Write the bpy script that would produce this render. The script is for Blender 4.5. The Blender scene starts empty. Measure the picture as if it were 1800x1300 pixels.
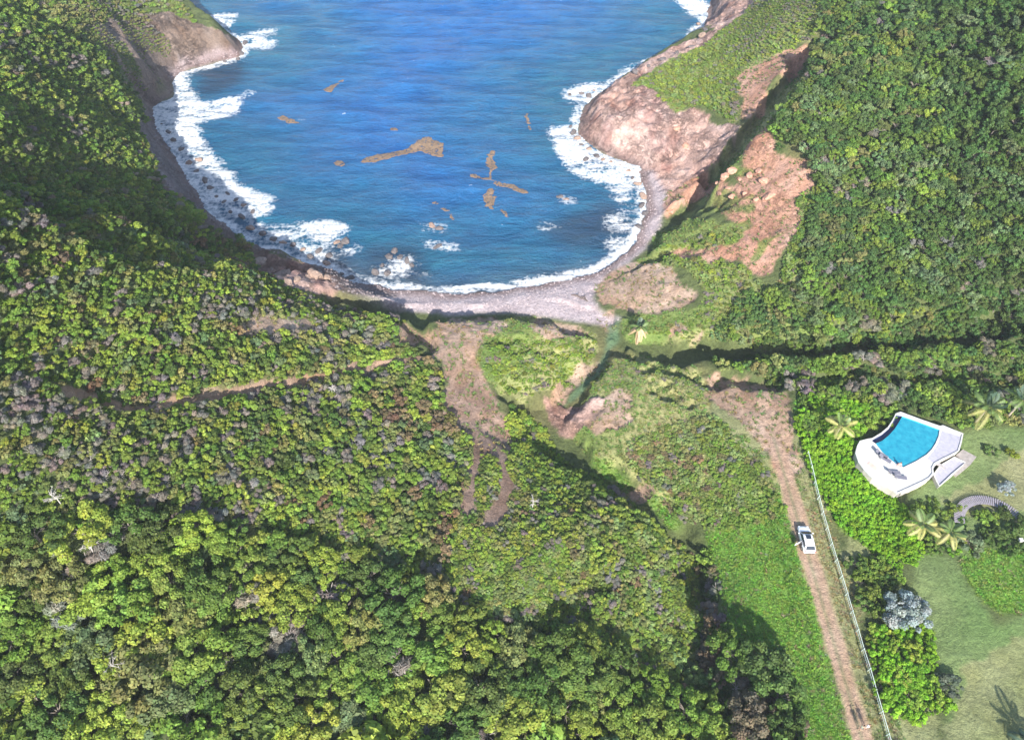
import bpy, bmesh, math, random
import numpy as np
from mathutils import Vector, Matrix, noise as mnoise
R = math.radians
rnd = random.Random(7)
S = bpy.context.scene
COL = S.collection
# ------------------------------------------------------------------ camera, sky, sun
PITCH, FPX, CH = R(50), 1216.0, 100.0
cam_d = bpy.data.cameras.new('camera')
cam_d.sensor_width = 36.0
cam_d.lens = 36.0 * FPX / 1800.0
cam_d.clip_start, cam_d.clip_end = 0.5, 9000
cam = bpy.data.objects.new('camera', cam_d); COL.objects.link(cam)
cam.location = (0, 0, CH); cam.rotation_euler = (R(90) - PITCH, 0, 0)
S.camera = cam
SUN_EL, SUN_DIR = R(33), (0.08, -1.0)            # where the sun stands (x, y)
SUN_AZ = math.atan2(SUN_DIR[0], SUN_DIR[1])       # clockwise from +Y
W = bpy.data.worlds.new('World'); S.world = W; W.use_nodes = True
nt = W.node_tree
bg = nt.nodes['Background']; sky = nt.nodes.new('ShaderNodeTexSky')
sky.sky_type = 'NISHITA'; sky.sun_disc = False
sky.sun_elevation = SUN_EL; sky.sun_rotation = SUN_AZ
nt.links.new(sky.outputs[0], bg.inputs[0]); bg.inputs[1].default_value = 0.13
sun_d = bpy.data.lights.new('sun', 'SUN'); sun_d.energy = 5.0; sun_d.angle = R(0.5); sun_d.color = (1.0, 0.95, 0.87)
sun = bpy.data.objects.new('sun', sun_d); COL.objects.link(sun)
sv = Vector((SUN_DIR[0], SUN_DIR[1], 0)).normalized() * math.cos(SUN_EL) + Vector((0, 0, math.sin(SUN_EL)))
sun.rotation_euler = sv.to_track_quat('Z', 'Y').to_euler(); sun.location = (60, -160, 200)
S.view_settings.view_transform = 'Standard'; S.view_settings.look = 'None'
S.view_settings.exposure = 1.05; S.view_settings.gamma = 1.0
HAZE = 0.0002
S.cycles.max_bounces = 6; S.cycles.transparent_max_bounces = 8
try: S.cycles.use_denoising = True
except Exception: pass

# ------------------------------------------------------------------ pixel -> world helpers
cp, sp_ = math.cos(PITCH), math.sin(PITCH)
def raydir(px, py):
    px = np.asarray(px, float); py = np.asarray(py, float)
    u = (px - 900) / FPX; v = (650 - py) / FPX
    return u, cp + v * sp_, -sp_ + v * cp
def at(px, py, z=0.0):
    u, f, d = raydir(px, py); t = (z - CH) / d
    return u * t, f * t
def project(x, y, z):
    dz = z - CH
    dep = y * cp - dz * sp_
    up = y * sp_ + dz * cp
    return 900 + FPX * x / dep, 650 - FPX * up / dep, dep

# ------------------------------------------------------------------ noise (numpy)
def _h(i, j, s):
    n = (i.astype(np.int64) * 374761393 + j.astype(np.int64) * 668265263 + s * 1442695041) & 0xffffffff
    n = ((n ^ (n >> 13)) * 1274126177) & 0xffffffff
    return ((n ^ (n >> 16)) & 0xffff) / 65535.0
def vnoise(x, y, s=0):
    i = np.floor(x); j = np.floor(y); fx = x - i; fy = y - j
    fx = fx * fx * (3 - 2 * fx); fy = fy * fy * (3 - 2 * fy)
    a = _h(i, j, s); b = _h(i + 1, j, s); c = _h(i, j + 1, s); d = _h(i + 1, j + 1, s)
    return (a * (1 - fx) + b * fx) * (1 - fy) + (c * (1 - fx) + d * fx) * fy
def fbm(x, y, sc, octv=4, s=0):
    v = 0; a = 0.5; tot = 0
    for k in range(octv):
        v = v + a * vnoise(x / sc + 17.3 * k, y / sc - 9.1 * k, s + k); tot += a; a *= 0.5; sc *= 0.5
    return v / tot - 0.5                      # about -0.5 .. 0.5
def smooth(a, b, x):
    t = np.clip((x - a) / (b - a), 0, 1); return t * t * (3 - 2 * t)

def axis(lo, hi, step, far_lo, far_hi):
    core = list(np.arange(lo, hi + 1e-6, step))
    a = []; v = lo; st = step
    while v > far_lo: st *= 1.35; v -= st; a.append(v)
    b = []; v = hi; st = step
    while v < far_hi: st *= 1.35; v += st; b.append(v)
    return np.array(a[::-1] + core + b)
def dist_poly(X, Y, pts, closed=True):
    d = np.full(X.shape, 1e9); n = len(pts)
    for k in range(n if closed else n - 1):
        ax, ay = pts[k]; bx, by = pts[(k + 1) % n]
        ex, ey = bx - ax, by - ay; L = ex * ex + ey * ey + 1e-9
        t = np.clip(((X - ax) * ex + (Y - ay) * ey) / L, 0, 1)
        d = np.minimum(d, (X - ax - t * ex) ** 2 + (Y - ay - t * ey) ** 2)
    return np.sqrt(d)
def inside(X, Y, pts):
    r = np.zeros(X.shape, bool); n = len(pts)
    for k in range(n):
        ax, ay = pts[k]; bx, by = pts[(k + 1) % n]
        if ay == by: continue
        c = ((ay > Y) != (by > Y)) & (X < (bx - ax) * (Y - ay) / (by - ay) + ax)
        r ^= c
    return r
def densify(pp, step=14, closed=True):
    out = []; n = len(pp)
    for k in range(n if closed else n - 1):
        a = pp[k]; b = pp[(k + 1) % n]
        m = max(1, int(math.hypot(b[0] - a[0], b[1] - a[1]) / step))
        for i in range(m): out.append((a[0] + (b[0] - a[0]) * i / m, a[1] + (b[1] - a[1]) * i / m))
    if not closed: out.append(pp[-1])
    return out
def smoothline(pp, it=2, closed=True):
    for _ in range(it):
        q = []; n = len(pp)
        if not closed: q.append(pp[0])
        for k in range(n if closed else n - 1):
            a = pp[k]; b = pp[(k + 1) % n]
            q.append((a[0] * .75 + b[0] * .25, a[1] * .75 + b[1] * .25)); q.append((a[0] * .25 + b[0] * .75, a[1] * .25 + b[1] * .75))
        if not closed: q.append(pp[-1])
        pp = q
    return pp

# ------------------------------------------------------------------ terrain heights
CTRL = [
 # beach and bluff
 (700,525,.9),(850,530,1.2),(1000,515,1.2),(1060,545,1.5),(1150,380,1.6),(1143,330,1.2),(760,547,1.5),(900,546,1.5),(1110,470,1.6),
 (620,560,10.5),(740,562,8),(850,562,6.2),(960,566,5),(1040,602,3),(670,550,8.5),
 # left hill
 (600,620,13),(450,600,19),(300,560,28),(150,500,37),(0,450,44),(-100,430,50),
 (560,524,9),(500,508,11.5),(440,440,16),(400,402,22),(300,388,28),(200,388,34),(100,382,40),(0,370,45),(-120,370,52),(572,494,7.5),(530,486,8.5),(480,466,11.5),
 (150,350,22),(60,345,29),(0,330,33),(250,350,13),(320,350,7),
 (0,200,38),(100,200,28),(200,180,17),(0,100,37),(130,100,26),(200,250,17),(250,250,8),(100,280,26),(50,220,33),(-120,200,45),
 (200,30,20),(300,40,15),(380,60,8),(150,0,23),(250,100,9),(0,0,35),(50,60,34),(130,60,26),(300,90,5.5),(-120,0,44),(100,-60,24),(-120,-60,40),
 (0,600,41),(150,650,33),(300,700,26.5),(450,700,20),(600,680,14.5),(700,650,10.5),(760,620,8.5),(-120,600,46),
 (800,700,8.5),(850,800,9),(880,900,10),(650,800,15),(500,850,20),(300,850,27),(100,850,33),(0,850,36),(-120,850,40),
 (700,1000,14),(500,1050,18),(300,1050,22),(100,1050,26),(-100,1050,29),(600,1250,13),(300,1250,18),(0,1250,23),(-100,1400,23),(300,1400,17),(600,1400,13),(900,1250,9.5),(900,1400,9),
 (900,1000,12),(1000,950,11),(1100,1000,9),(1000,1100,10.5),(1100,1200,8),(1140,930,8),
 (870,620,7.5),(950,640,5.8),(1020,640,3.6),(900,680,5.5),
 # creek
 (1075,590,1.2),(1000,690,1.8),(965,740,2.2),(1010,800,2.8),(1110,860,3.5),(1200,940,4),(1228,1000,4.5),(1235,1100,5),(1240,1300,5.5),(1240,1400,5.5),
 (1100,690,6),(1070,745,5.2),(1200,750,7.5),(1250,850,7.5),(1310,900,7.5),(1150,645,5.5),(1280,680,8),(1060,680,4.5),
 (1370,720,9),(1380,850,9),(1418,950,9),(1470,1100,9),(1510,1280,9),(1530,1400,9),(1300,1050,7.2),(1350,1250,8),(1340,1400,8),
 (1600,700,9.5),(1800,700,10),(1900,700,11),(1600,1000,9.5),(1750,1000,10),(1870,1100,10),(1700,1250,9.5),(1900,1400,10.5),(1640,1400,9.5),(1450,700,9.3),
 # north of the ravine, right hill
 (1130,600,3),(1250,600,5),(1400,590,7.6),(1550,590,10),(1700,580,12.5),(1800,570,15),(1900,560,19),
 (1160,480,4),(1110,505,3),(1200,450,6.5),(1200,540,5),(1300,420,11),(1300,500,9),(1400,420,15.5),(1400,500,12.5),(1500,450,16),(1600,450,17.5),(1700,450,20),(1800,430,23),(1900,400,28),
 (1220,375,6.5),(1250,335,11),(1330,300,16),(1400,300,20),(1330,235,20.5),(1500,300,22),(1600,300,24),(1700,300,26.5),(1800,300,29),
 (1430,100,28),(1450,0,30),(1500,150,28),(1600,150,30),(1800,150,36),(1600,0,35),(1800,0,42),(1900,0,48),(1900,200,38),(1450,-60,31),(1800,-60,45),
 (1280,300,14),(1380,165,24),
 # headland beyond the crest
 (1310,212,13),(1245,305,6),(1400,95,21.5),(1350,120,19.5),(1320,170,16),(1380,20,24),(1300,60,15),(1300,120,16),(1250,120,12),(1200,150,10),(1150,150,7.5),(1100,165,6),(1150,220,6.5),(1200,230,7),(1200,290,3.5),(1275,10,6),(1330,20,15),(1250,200,10),(1280,235,10.5),(1070,210,6),(1350,-60,16),(1210,340,3.5),
]
cx, cy = at([c[0] for c in CTRL], [c[1] for c in CTRL], np.array([c[2] for c in CTRL], float))
cz = np.array([c[2] for c in CTRL], float)
def solve_rbf():
    n = len(cx)
    D = np.hypot(cx[:, None] - cx[None], cy[:, None] - cy[None])
    A = np.zeros((n + 3, n + 3)); A[:n, :n] = D - 0.0 * np.eye(n)
    A[:n, :n] -= 1.2 * np.eye(n)
    Pm = np.c_[np.ones(n), cx, cy]; A[:n, n:] = Pm; A[n:, :n] = Pm.T
    return np.linalg.solve(A, np.r_[cz, 0, 0, 0])
wgt = solve_rbf()
COAST = [(1240,45),(1232,68),(1205,84),(1160,102),(1105,130),(1065,157),(1030,185),(1018,203),(1016,232),(1035,256),(1062,274),(1108,290),(1130,318),(1138,350),(1130,392),(1108,438),(1080,462),(1040,480),(1000,490),(950,498),(905,508),(850,514),(800,514),(740,514),(690,508),(640,500),(605,494),(592,476),(570,470),(520,462),(470,440),(430,420),(385,392),(352,350),(330,310),(300,270),(278,225),(268,195),(285,178),(303,165),(302,142),(330,122),(370,112),(412,104),(428,92),(420,68),(396,60),(370,45),(345,30),(280,6),(200,-60)]
ccx, ccy = at([c[0] for c in COAST], [c[1] for c in COAST], 0.0)
coastW = smoothline(list(zip(ccx, ccy)), 1, closed=False)
e1 = at(1262, -60, 0)
LANDPOLY = [(-3000, 420), (-3000, -3000), (3000, -3000), (3000, 420), (400, 420), (float(e1[0]) + 40, 400), (float(e1[0]), float(e1[1]))] + coastW + [(-300, 420)]
XS = axis(-150, 122, 0.42, -1000, 1000); YS = axis(6, 262, 0.42, -600, 420)
GX, GY = np.meshgrid(XS, YS)          # rows = y
def carve_line(Z, pp, zoff, depth, width, flat=.35, shift=(0, 0)):
    pw = [tuple(map(float, at(a, b, zoff[k] if isinstance(zoff, (list, tuple)) else zoff))) for k, (a, b) in enumerate(pp)]
    pw = [(a + shift[0], b + shift[1]) for a, b in smoothline(pw, 2, closed=False)]
    pw = [(a + 1.1 * math.sin(k * 2.1 + depth), b + 1.1 * math.cos(k * 1.7)) if 0 < k < len(pw) - 1 else (a, b) for k, (a, b) in enumerate(pw)]
    x0, x1 = min(p[0] for p in pw) - width * 2, max(p[0] for p in pw) + width * 2
    y0, y1 = min(p[1] for p in pw) - width * 2, max(p[1] for p in pw) + width * 2
    i0, i1 = np.searchsorted(XS, [x0, x1]); j0, j1 = np.searchsorted(YS, [y0, y1])
    X = GX[j0:j1, i0:i1]; Y = GY[j0:j1, i0:i1]
    d = dist_poly(X, Y, pw, closed=False) * (1 + .5 * fbm(X, Y, 5, 3, 41))
    # fade at both ends
    e = np.minimum(np.hypot(X - pw[0][0], Y - pw[0][1]), np.hypot(X - pw[-1][0], Y - pw[-1][1]))
    Z[j0:j1, i0:i1] -= depth * (1 - smooth(width * flat, width, d)) * smooth(0, width * 1.6, e + width * .3)
def make_heights():
    X = np.clip(GX, -175, 135); Y = np.clip(GY, -6, 285)
    Z = wgt[-3] + wgt[-2] * X + wgt[-1] * Y
    for k in range(len(cx)):
        Z += wgt[k] * np.hypot(X - cx[k], Y - cy[k])
    Z = np.maximum(Z, 0.6)
    Z += smooth(4, 12, Z) * (2.4 * fbm(X, Y, 22, 3, 1) + 1.0 * fbm(X, Y, 7, 3, 5))
    # gullies
    carve_line(Z, [(1105,616),(1180,622),(1300,624),(1450,622),(1600,606),(1720,592),(1880,585)], [2,3,4.5,6,8,10,12], 5.0, 4.2)
    carve_line(Z, [(1240,660),(1330,668),(1450,668),(1600,668),(1800,668)], [7,8,8,9,10], 2.0, 2.6)
    carve_line(Z, [(1075,600),(1040,650),(985,712),(962,745),(968,790),(1010,818),(1060,842),(1110,870),(1165,912),(1205,955),(1222,1040),(1225,1200)], [1,1.5,2,2.3,2.6,2.8,3.1,3.5,3.9,4.2,4.6,5], 2.6, 3.2)
    carve_line(Z, [(925,722),(950,742),(972,775),(1000,806)], [4,3,2.6,2.8], 4.2, 3.4, .6)
    carve_line(Z, [(962,745),(930,710),(900,690)], [2.3,3.5,5], 2.2, 2.4)
    carve_line(Z, [(1450,66),(1408,130),(1345,210),(1290,275),(1255,318),(1205,370),(1155,408),(1110,440)], [27,22,17,12,9,5,2.6,1.4], 5.2, 4.0, .45, (-.4, .6))
    carve_line(Z, [(1290,356),(1220,368),(1165,392)], [12,7,3], 1.5, 2.0)
    carve_line(Z, [(1265,352),(1215,352),(1180,375),(1160,400)], [11,7,4,2.4], 1.6, 1.8)
    carve_line(Z, [(1225,450),(1150,446),(1110,452),(1060,480),(1040,505)], [6,4,2,1.4,1.3], 1.5, 2.2)
    carve_line(Z, [(20,20),(120,65),(230,125),(290,180)], [33,26,12,3], 5.0, 5.5)
    carve_line(Z, [(228,68),(262,110),(280,150)], [16,9,3], 3.0, 4)
    carve_line(Z, [(130,692),(170,700),(240,724),(330,706),(450,688),(520,672),(600,657),(690,640)], [33,31,28,25,20,17.5,14.5,11.5], .9, 1.5)
    carve_line(Z, [(900,1170),(960,1110),(1020,1060),(1080,1010)], [10,10,10,9.5], 1.3, 1.8)
    carve_line(Z, [(860,595),(905,610),(935,640)], [7,6.5,6], .8, 1.2)
    carve_line(Z, [(880,590),(940,605),(980,640)], [7,6,5], .8, 1.2)
    carve_line(Z, [(930,590),(985,610),(1005,650)], [6,5,4], .8, 1.2)
    carve_line(Z, [(1130,640),(1190,648),(1230,662)], [5,6,7], 1.4, 1.6)
    carve_line(Z, [(1150,672),(1180,690),(1205,705)], [6,7,7], 1.2, 1.5)
    carve_line(Z, [(715,560),(745,590),(740,610)], [6.5,7.5,8], 2.6, 2.6)
    carve_line(Z, [(975,800),(880,760),(855,735)], [3,7,8], .8, 2)
    # the lee sides of the crests fall away steeply
    carve_line(Z, [(20,372),(130,380),(200,385),(300,390),(380,397),(432,418)], [45,38,34,28,22.5,18], 9.5, 12, .55, (2.5, 13))
    carve_line(Z, [(590,545),(680,553),(760,557),(850,558),(960,562),(1040,592)], [10,9,7.5,6,5,3.4], 5, 4.5, .6, (0, 4.5))
    carve_line(Z, [(1080,478),(1110,470),(1140,452)], [2,3,4], 2.5, 3, .5, (-1, 3))
    Z = np.maximum(Z, 1.0 + .6 * fbm(GX, GY, 6, 2, 8))
    # coast
    d = dist_poly(GX, GY, LANDPOLY)
    ins = inside(GX, GY, LANDPOLY)
    SD = np.where(ins, d, -d)
    SDn = SD + 2.2 * fbm(GX, GY, 6, 4, 11)
    ox, oy = at(525, 468, 2.0); wl = 5.5 - 3.2 * (1 - smooth(9, 18, np.hypot(GX - ox, GY - oy)))
    land = 0.12 + 0.16 * np.clip(SDn, 0, 4) + (Z - .7) * smooth(0, 1, (SDn - .5) / wl)
    rocky = smooth(0.5, 3, SDn) * smooth(26, 12, SD) * smooth(2.2, 4.5, Z)
    rg = 1 - 2 * np.abs(fbm(GX, GY, 7, 4, 21)); rg2 = 1 - 2 * np.abs(fbm(GX + 40, GY, 2.6, 3, 25))
    land += rocky * (.9 * (rg - .7) + .9 * (rg2 - .7))
    sea = -0.12 * np.clip(-SDn, 0, 200) - 0.45
    Zf = np.where(SDn > 0, land, np.maximum(sea, -9))
    return Zf, SD, SDn
Z0, SD, SDN = make_heights()
# level pads: road strip and pool terrace
ROADX = 41.6
pad = (1 - smooth(1.6, 4.5, np.abs(GX - ROADX))) * smooth(70, 62, GY) * smooth(-60, -40, GY)
Z0 = Z0 * (1 - pad) + 9.0 * pad
def sample(A, x, y):
    x = np.clip(np.asarray(x, float), XS[0], XS[-1] - 1e-3); y = np.clip(np.asarray(y, float), YS[0], YS[-1] - 1e-3)
    i = np.clip(np.searchsorted(XS, x) - 1, 0, len(XS) - 2); j = np.clip(np.searchsorted(YS, y) - 1, 0, len(YS) - 2)
    fx = (x - XS[i]) / (XS[i + 1] - XS[i]); fy = (y - YS[j]) / (YS[j + 1] - YS[j])
    fx = np.clip(fx, 0, 1); fy = np.clip(fy, 0, 1)
    return (A[j, i] * (1 - fx) + A[j, i + 1] * fx) * (1 - fy) + (A[j + 1, i] * (1 - fx) + A[j + 1, i + 1] * fx) * fy
def height(x, y): return sample(Z0, x, y)
def ground(px, py):
    """first point of the land (or the water) that pixel sees, as x, y, z arrays"""
    px = np.atleast_1d(np.asarray(px, float)); py = np.atleast_1d(np.asarray(py, float))
    u, f, d = raydir(px, py)
    t = np.full(px.shape, 40.0); done = np.zeros(px.shape, bool)
    tmax = (0 - CH) / d
    for _ in range(900):
        z = CH + d * t; h = np.maximum(height(u * t, f * t), 0)
        gap = z - h
        done |= gap <= 0.02
        if done.all(): break
        t = np.where(done, t, np.minimum(t + np.maximum(gap * .35, .03), tmax + .01))
        done |= t >= tmax
    x = u * t; y = f * t
    return x, y, np.maximum(height(x, y), 0)
def gpoly(pp, step=14, closed=True):
    q = densify(pp, step, closed)
    x, y, z = ground([a for a, b in q], [b for a, b in q])
    return list(zip(map(float, x), map(float, y)))
WX = GX + 1.8 * fbm(GX, GY, 5, 4, 31); WY = GY + 1.8 * fbm(GX, GY, 5, 4, 33)
def blur(M, n=1):
    for _ in range(n):
        M = M.copy()
        M[1:-1] = (M[:-2] + 2 * M[1:-1] + M[2:]) / 4
        M[:, 1:-1] = (M[:, :-2] + 2 * M[:, 1:-1] + M[:, 2:]) / 4
    return M
def mask(polys, n=2, wob=1.0):
    M = np.zeros(GX.shape)
    for pp in polys:
        w = gpoly(pp)
        x0, x1 = min(p[0] for p in w) - 3, max(p[0] for p in w) + 3; y0, y1 = min(p[1] for p in w) - 3, max(p[1] for p in w) + 3
        i0, i1 = np.searchsorted(XS, [x0, x1]); j0, j1 = np.searchsorted(YS, [y0, y1])
        sl = (slice(j0, j1), slice(i0, i1))
        if wob: M[sl] = np.maximum(M[sl], inside((GX + (WX - GX) * wob)[sl], (GY + (WY - GY) * wob)[sl], w))
        else: M[sl] = np.maximum(M[sl], inside(GX[sl], GY[sl], w))
    return blur(M.astype(float), n)

# ------------------------------------------------------------------ ground cover masks (from outlines laid on the land)
M = {}
M['pebble'] = mask([[(590,490),(640,500),(740,512),(850,512),(950,494),(1040,478),(1110,438),(1130,392),(1138,340),(1125,300),(1150,300),(1170,340),(1160,400),(1135,440),(1070,480),(1045,520),(1060,545),(1090,560),(1060,570),(1000,560),(900,552),(760,552),(640,532)],
                    [(268,190),(300,270),(350,350),(430,415),(440,420),(380,400),(290,330),(262,240)],
                    [(302,140),(330,120),(412,102),(426,92),(415,88),(330,104),(290,125)]], 2)
M['dirt'] = mask([[(780,555),(870,555),(900,575),(850,590),(830,620),(840,660),(870,690),(872,720),(890,760),(910,785),(870,800),(830,800),(800,740),(765,705),(780,660),(770,620),(745,600),(730,590),(760,580)],
                  [(410,572),(480,558),(560,565),(565,585),(480,592),(415,590)],
                  [(130,690),(190,708),(240,716),(330,695),(440,680),(600,650),(770,620),(780,632),(600,664),(450,695),(330,712),(245,734),(185,724),(120,702)],
                  [(1240,668),(1330,665),(1380,690),(1392,740),(1400,790),(1405,840),(1360,820),(1345,780),(1300,740),(1250,715)],
                  [(965,702),(1045,630),(1068,612),(1075,620),(1050,645),(985,715)],
                  [(1075,680),(1105,680),(1110,720),(1110,765),(1030,762),(1020,735),(1060,720)],
                  [(1060,850),(1110,845),(1150,870),(1190,905),(1180,915),(1130,880)],
                  [(1080,470),(1110,460),(1180,470),(1190,500),(1240,515),(1225,540),(1170,550),(1110,545),(1050,530),(1050,495)],
                  [(1250,615),(1330,600),(1340,612),(1250,622)], [(1180,575),(1240,570),(1250,585),(1190,590)],
                  [(690,572),(720,570),(740,600),(720,612),(700,600)], [(930,560),(1020,575),(1040,590),(940,590)],
                  [(1055,545),(1075,550),(1075,600),(1060,590)]], 2)
def band(pp, w0, wob=.5):
    l = smoothline(gpoly(pp, 12, closed=False), 1, False); x0, x1 = min(p[0] for p in l) - 4, max(p[0] for p in l) + 4; y0, y1 = min(p[1] for p in l) - 4, max(p[1] for p in l) + 4
    i0, i1 = np.searchsorted(XS, [x0, x1]); j0, j1 = np.searchsorted(YS, [y0, y1]); m = np.zeros(GX.shape)
    X_, Y_ = GX[j0:j1, i0:i1], GY[j0:j1, i0:i1]; d = dist_poly(X_, Y_, l, False) + wob * 1.6 * fbm(X_, Y_, 3, 3, 861)
    m[j0:j1, i0:i1] = 1 - smooth(w0 * .7, w0 * 1.15, d); return m
M['path'] = np.maximum(band([(120,690),(170,702),(240,724),(330,706),(400,694),(450,688),(520,672),(600,657),(690,640),(775,624)], .9), band([(740,592),(700,600),(660,618),(600,655)], .5))
M['path'] = np.maximum(M['path'], np.maximum(band([(845,780),(832,820),(828,860),(818,890)], 1.2, 1.2), band([(862,780),(885,815),(892,850),(880,885),(864,918)], 1.3, 1.2)))
M['pink'] = mask([[(1240,325),(1300,330),(1310,260),(1340,225),(1370,265),(1420,285),(1440,325),(1400,345),(1405,390),(1385,440),(1350,455),(1360,480),(1330,490),(1310,460),(1230,458),(1160,450),(1170,445),(1290,432),(1320,400),(1290,385),(1260,365)],
                  [(1300,130),(1340,110),(1400,80),(1430,85),(1410,130),(1350,150),(1345,195),(1310,215),(1300,180)],
                  [(1160,345),(1240,300),(1260,325),(1200,360),(1160,400)],
                  [(1345,765),(1385,765),(1400,800),(1400,850),(1375,850),(1355,820)]], 2)
M['rock'] = mask([[(440,428),(470,445),(520,462),(592,478),(596,508),(560,512),(500,500),(450,470)], [(1015,235),(1020,200),(1065,155),(1100,150),(1150,160),(1180,200),(1230,190),(1260,215),(1300,222),(1260,290),(1200,330),(1170,345),(1130,330),(1108,285),(1060,270)],
                  [(1065,155),(1160,95),(1240,60),(1260,50),(1250,75),(1180,105),(1120,140),(1090,165)],
                  [(1240,-60),(1300,-60),(1330,0),(1300,30),(1260,60),(1240,45)],
                  [(160,50),(200,30),(300,20),(350,45),(425,70),(425,100),(330,118),(290,140),(240,130),(250,90),(180,80)],
                  [(190,115),(250,140),(290,175),(270,188),(230,165)], [(262,190),(300,270),(350,350),(430,420),(400,415),(300,340),(250,240)],
                  [(445,440),(470,455),(500,470),(585,475),(590,505),(520,505),(450,480)],
                  [(945,700),(1000,712),(1000,745),(965,760)],[(1010,715),(1075,690),(1040,740),(990,770),(985,745)]], 2)
M['dry'] = mask([[(1340,760),(1300,720),(1240,700),(1240,760),(1300,800),(1345,850)],
                 [(1710,1160),(1850,1100),(1850,1400),(1690,1400),(1670,1300),(1680,1200)],
                 [(1640,870),(1700,850),(1780,800),(1900,780),(1900,900),(1700,910),(1640,890)],
                 [(1550,1240),(1640,1230),(1660,1400),(1560,1400)],[(1380,900),(1400,900),(1560,1400),(1520,1400),(1470,1150)],
                 [(1490,920),(1530,930),(1530,990),(1500,990)],[(1400,700),(1440,860),(1490,1000),(1560,1290),(1560,1400),(1520,1400),(1470,1120),(1420,950),(1380,800)]], 3)
M['lawn'] = mask([[(1600,960),(1680,975),(1700,1030),(1750,1100),(1900,1040),(1900,1400),(1700,1400),(1650,1180),(1620,1060)],
                  [(1690,760),(1900,740),(1900,960),(1700,990),(1620,940),(1600,880)]], 2)
M['bright'] = mask([[(1690,990),(1720,970),(1900,960),(1900,1050),(1770,1075),(1720,1050)],
                    [(1240,940),(1300,900),(1380,860),(1420,1000),(1490,1290),(1500,1400),(1420,1400),(1370,1260),(1310,1180),(1280,1080)],
                    [(1030,805),(1060,812),(1110,850),(1120,866),(1070,845)],[(1130,865),(1170,890),(1200,930),(1180,930)],
                    [(1398,700),(1440,690),(1500,700),(1490,770),(1520,850),(1600,900),(1600,990),(1480,930),(1420,790),(1400,760)]], 2)
M['grass'] = mask([[(1070,165),(1125,140),(1130,160),(1085,185)],[(1150,180),(1185,170),(1200,215),(1175,215)],[(1205,225),(1228,225),(1225,258),(1208,255)],[(1130,180),(1145,185),(1140,205),(1128,200)],[(820,620),(870,560),(960,560),(1050,590),(1050,620),(1000,680),(940,700),(880,700),(845,660)],
                   [(1000,745),(1060,640),(1130,625),(1240,660),(1240,720),(1340,800),(1380,880),(1300,920),(1200,900),(1130,850),(1040,800)],
                   [(1100,160),(1160,110),(1250,70),(1290,30),(1340,-60),(1460,-60),(1440,60),(1400,80),(1330,115),(1300,140),(1300,220),(1240,190),(1180,190),(1130,160)],
                   [(1240,300),(1300,250),(1330,200),(1420,120),(1440,120),(1380,250),(1340,235),(1260,335)],
                   [(1110,470),(1150,440),(1150,410),(1200,390),(1320,390),(1300,440),(1240,460),(1310,470),(1340,500),(1420,470),(1440,600),(1330,600),(1200,605),(1110,600),(1090,560),(1240,540),(1240,510),(1190,470)],
                   [(1170,300),(1240,285),(1250,300),(1180,320)]], 2)
M['wetgreen'] = mask([[(1066,560),(1082,560),(1088,600),(1068,620),(1060,650),(1020,695),(990,712),(1040,650),(1062,620)]], 1)
M['road'] = (1 - smooth(.95, 1.6, np.abs(GX - ROADX) + .8 * fbm(GX, GY, 3, 3, 77))) * smooth(66, 60, GY)

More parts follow.
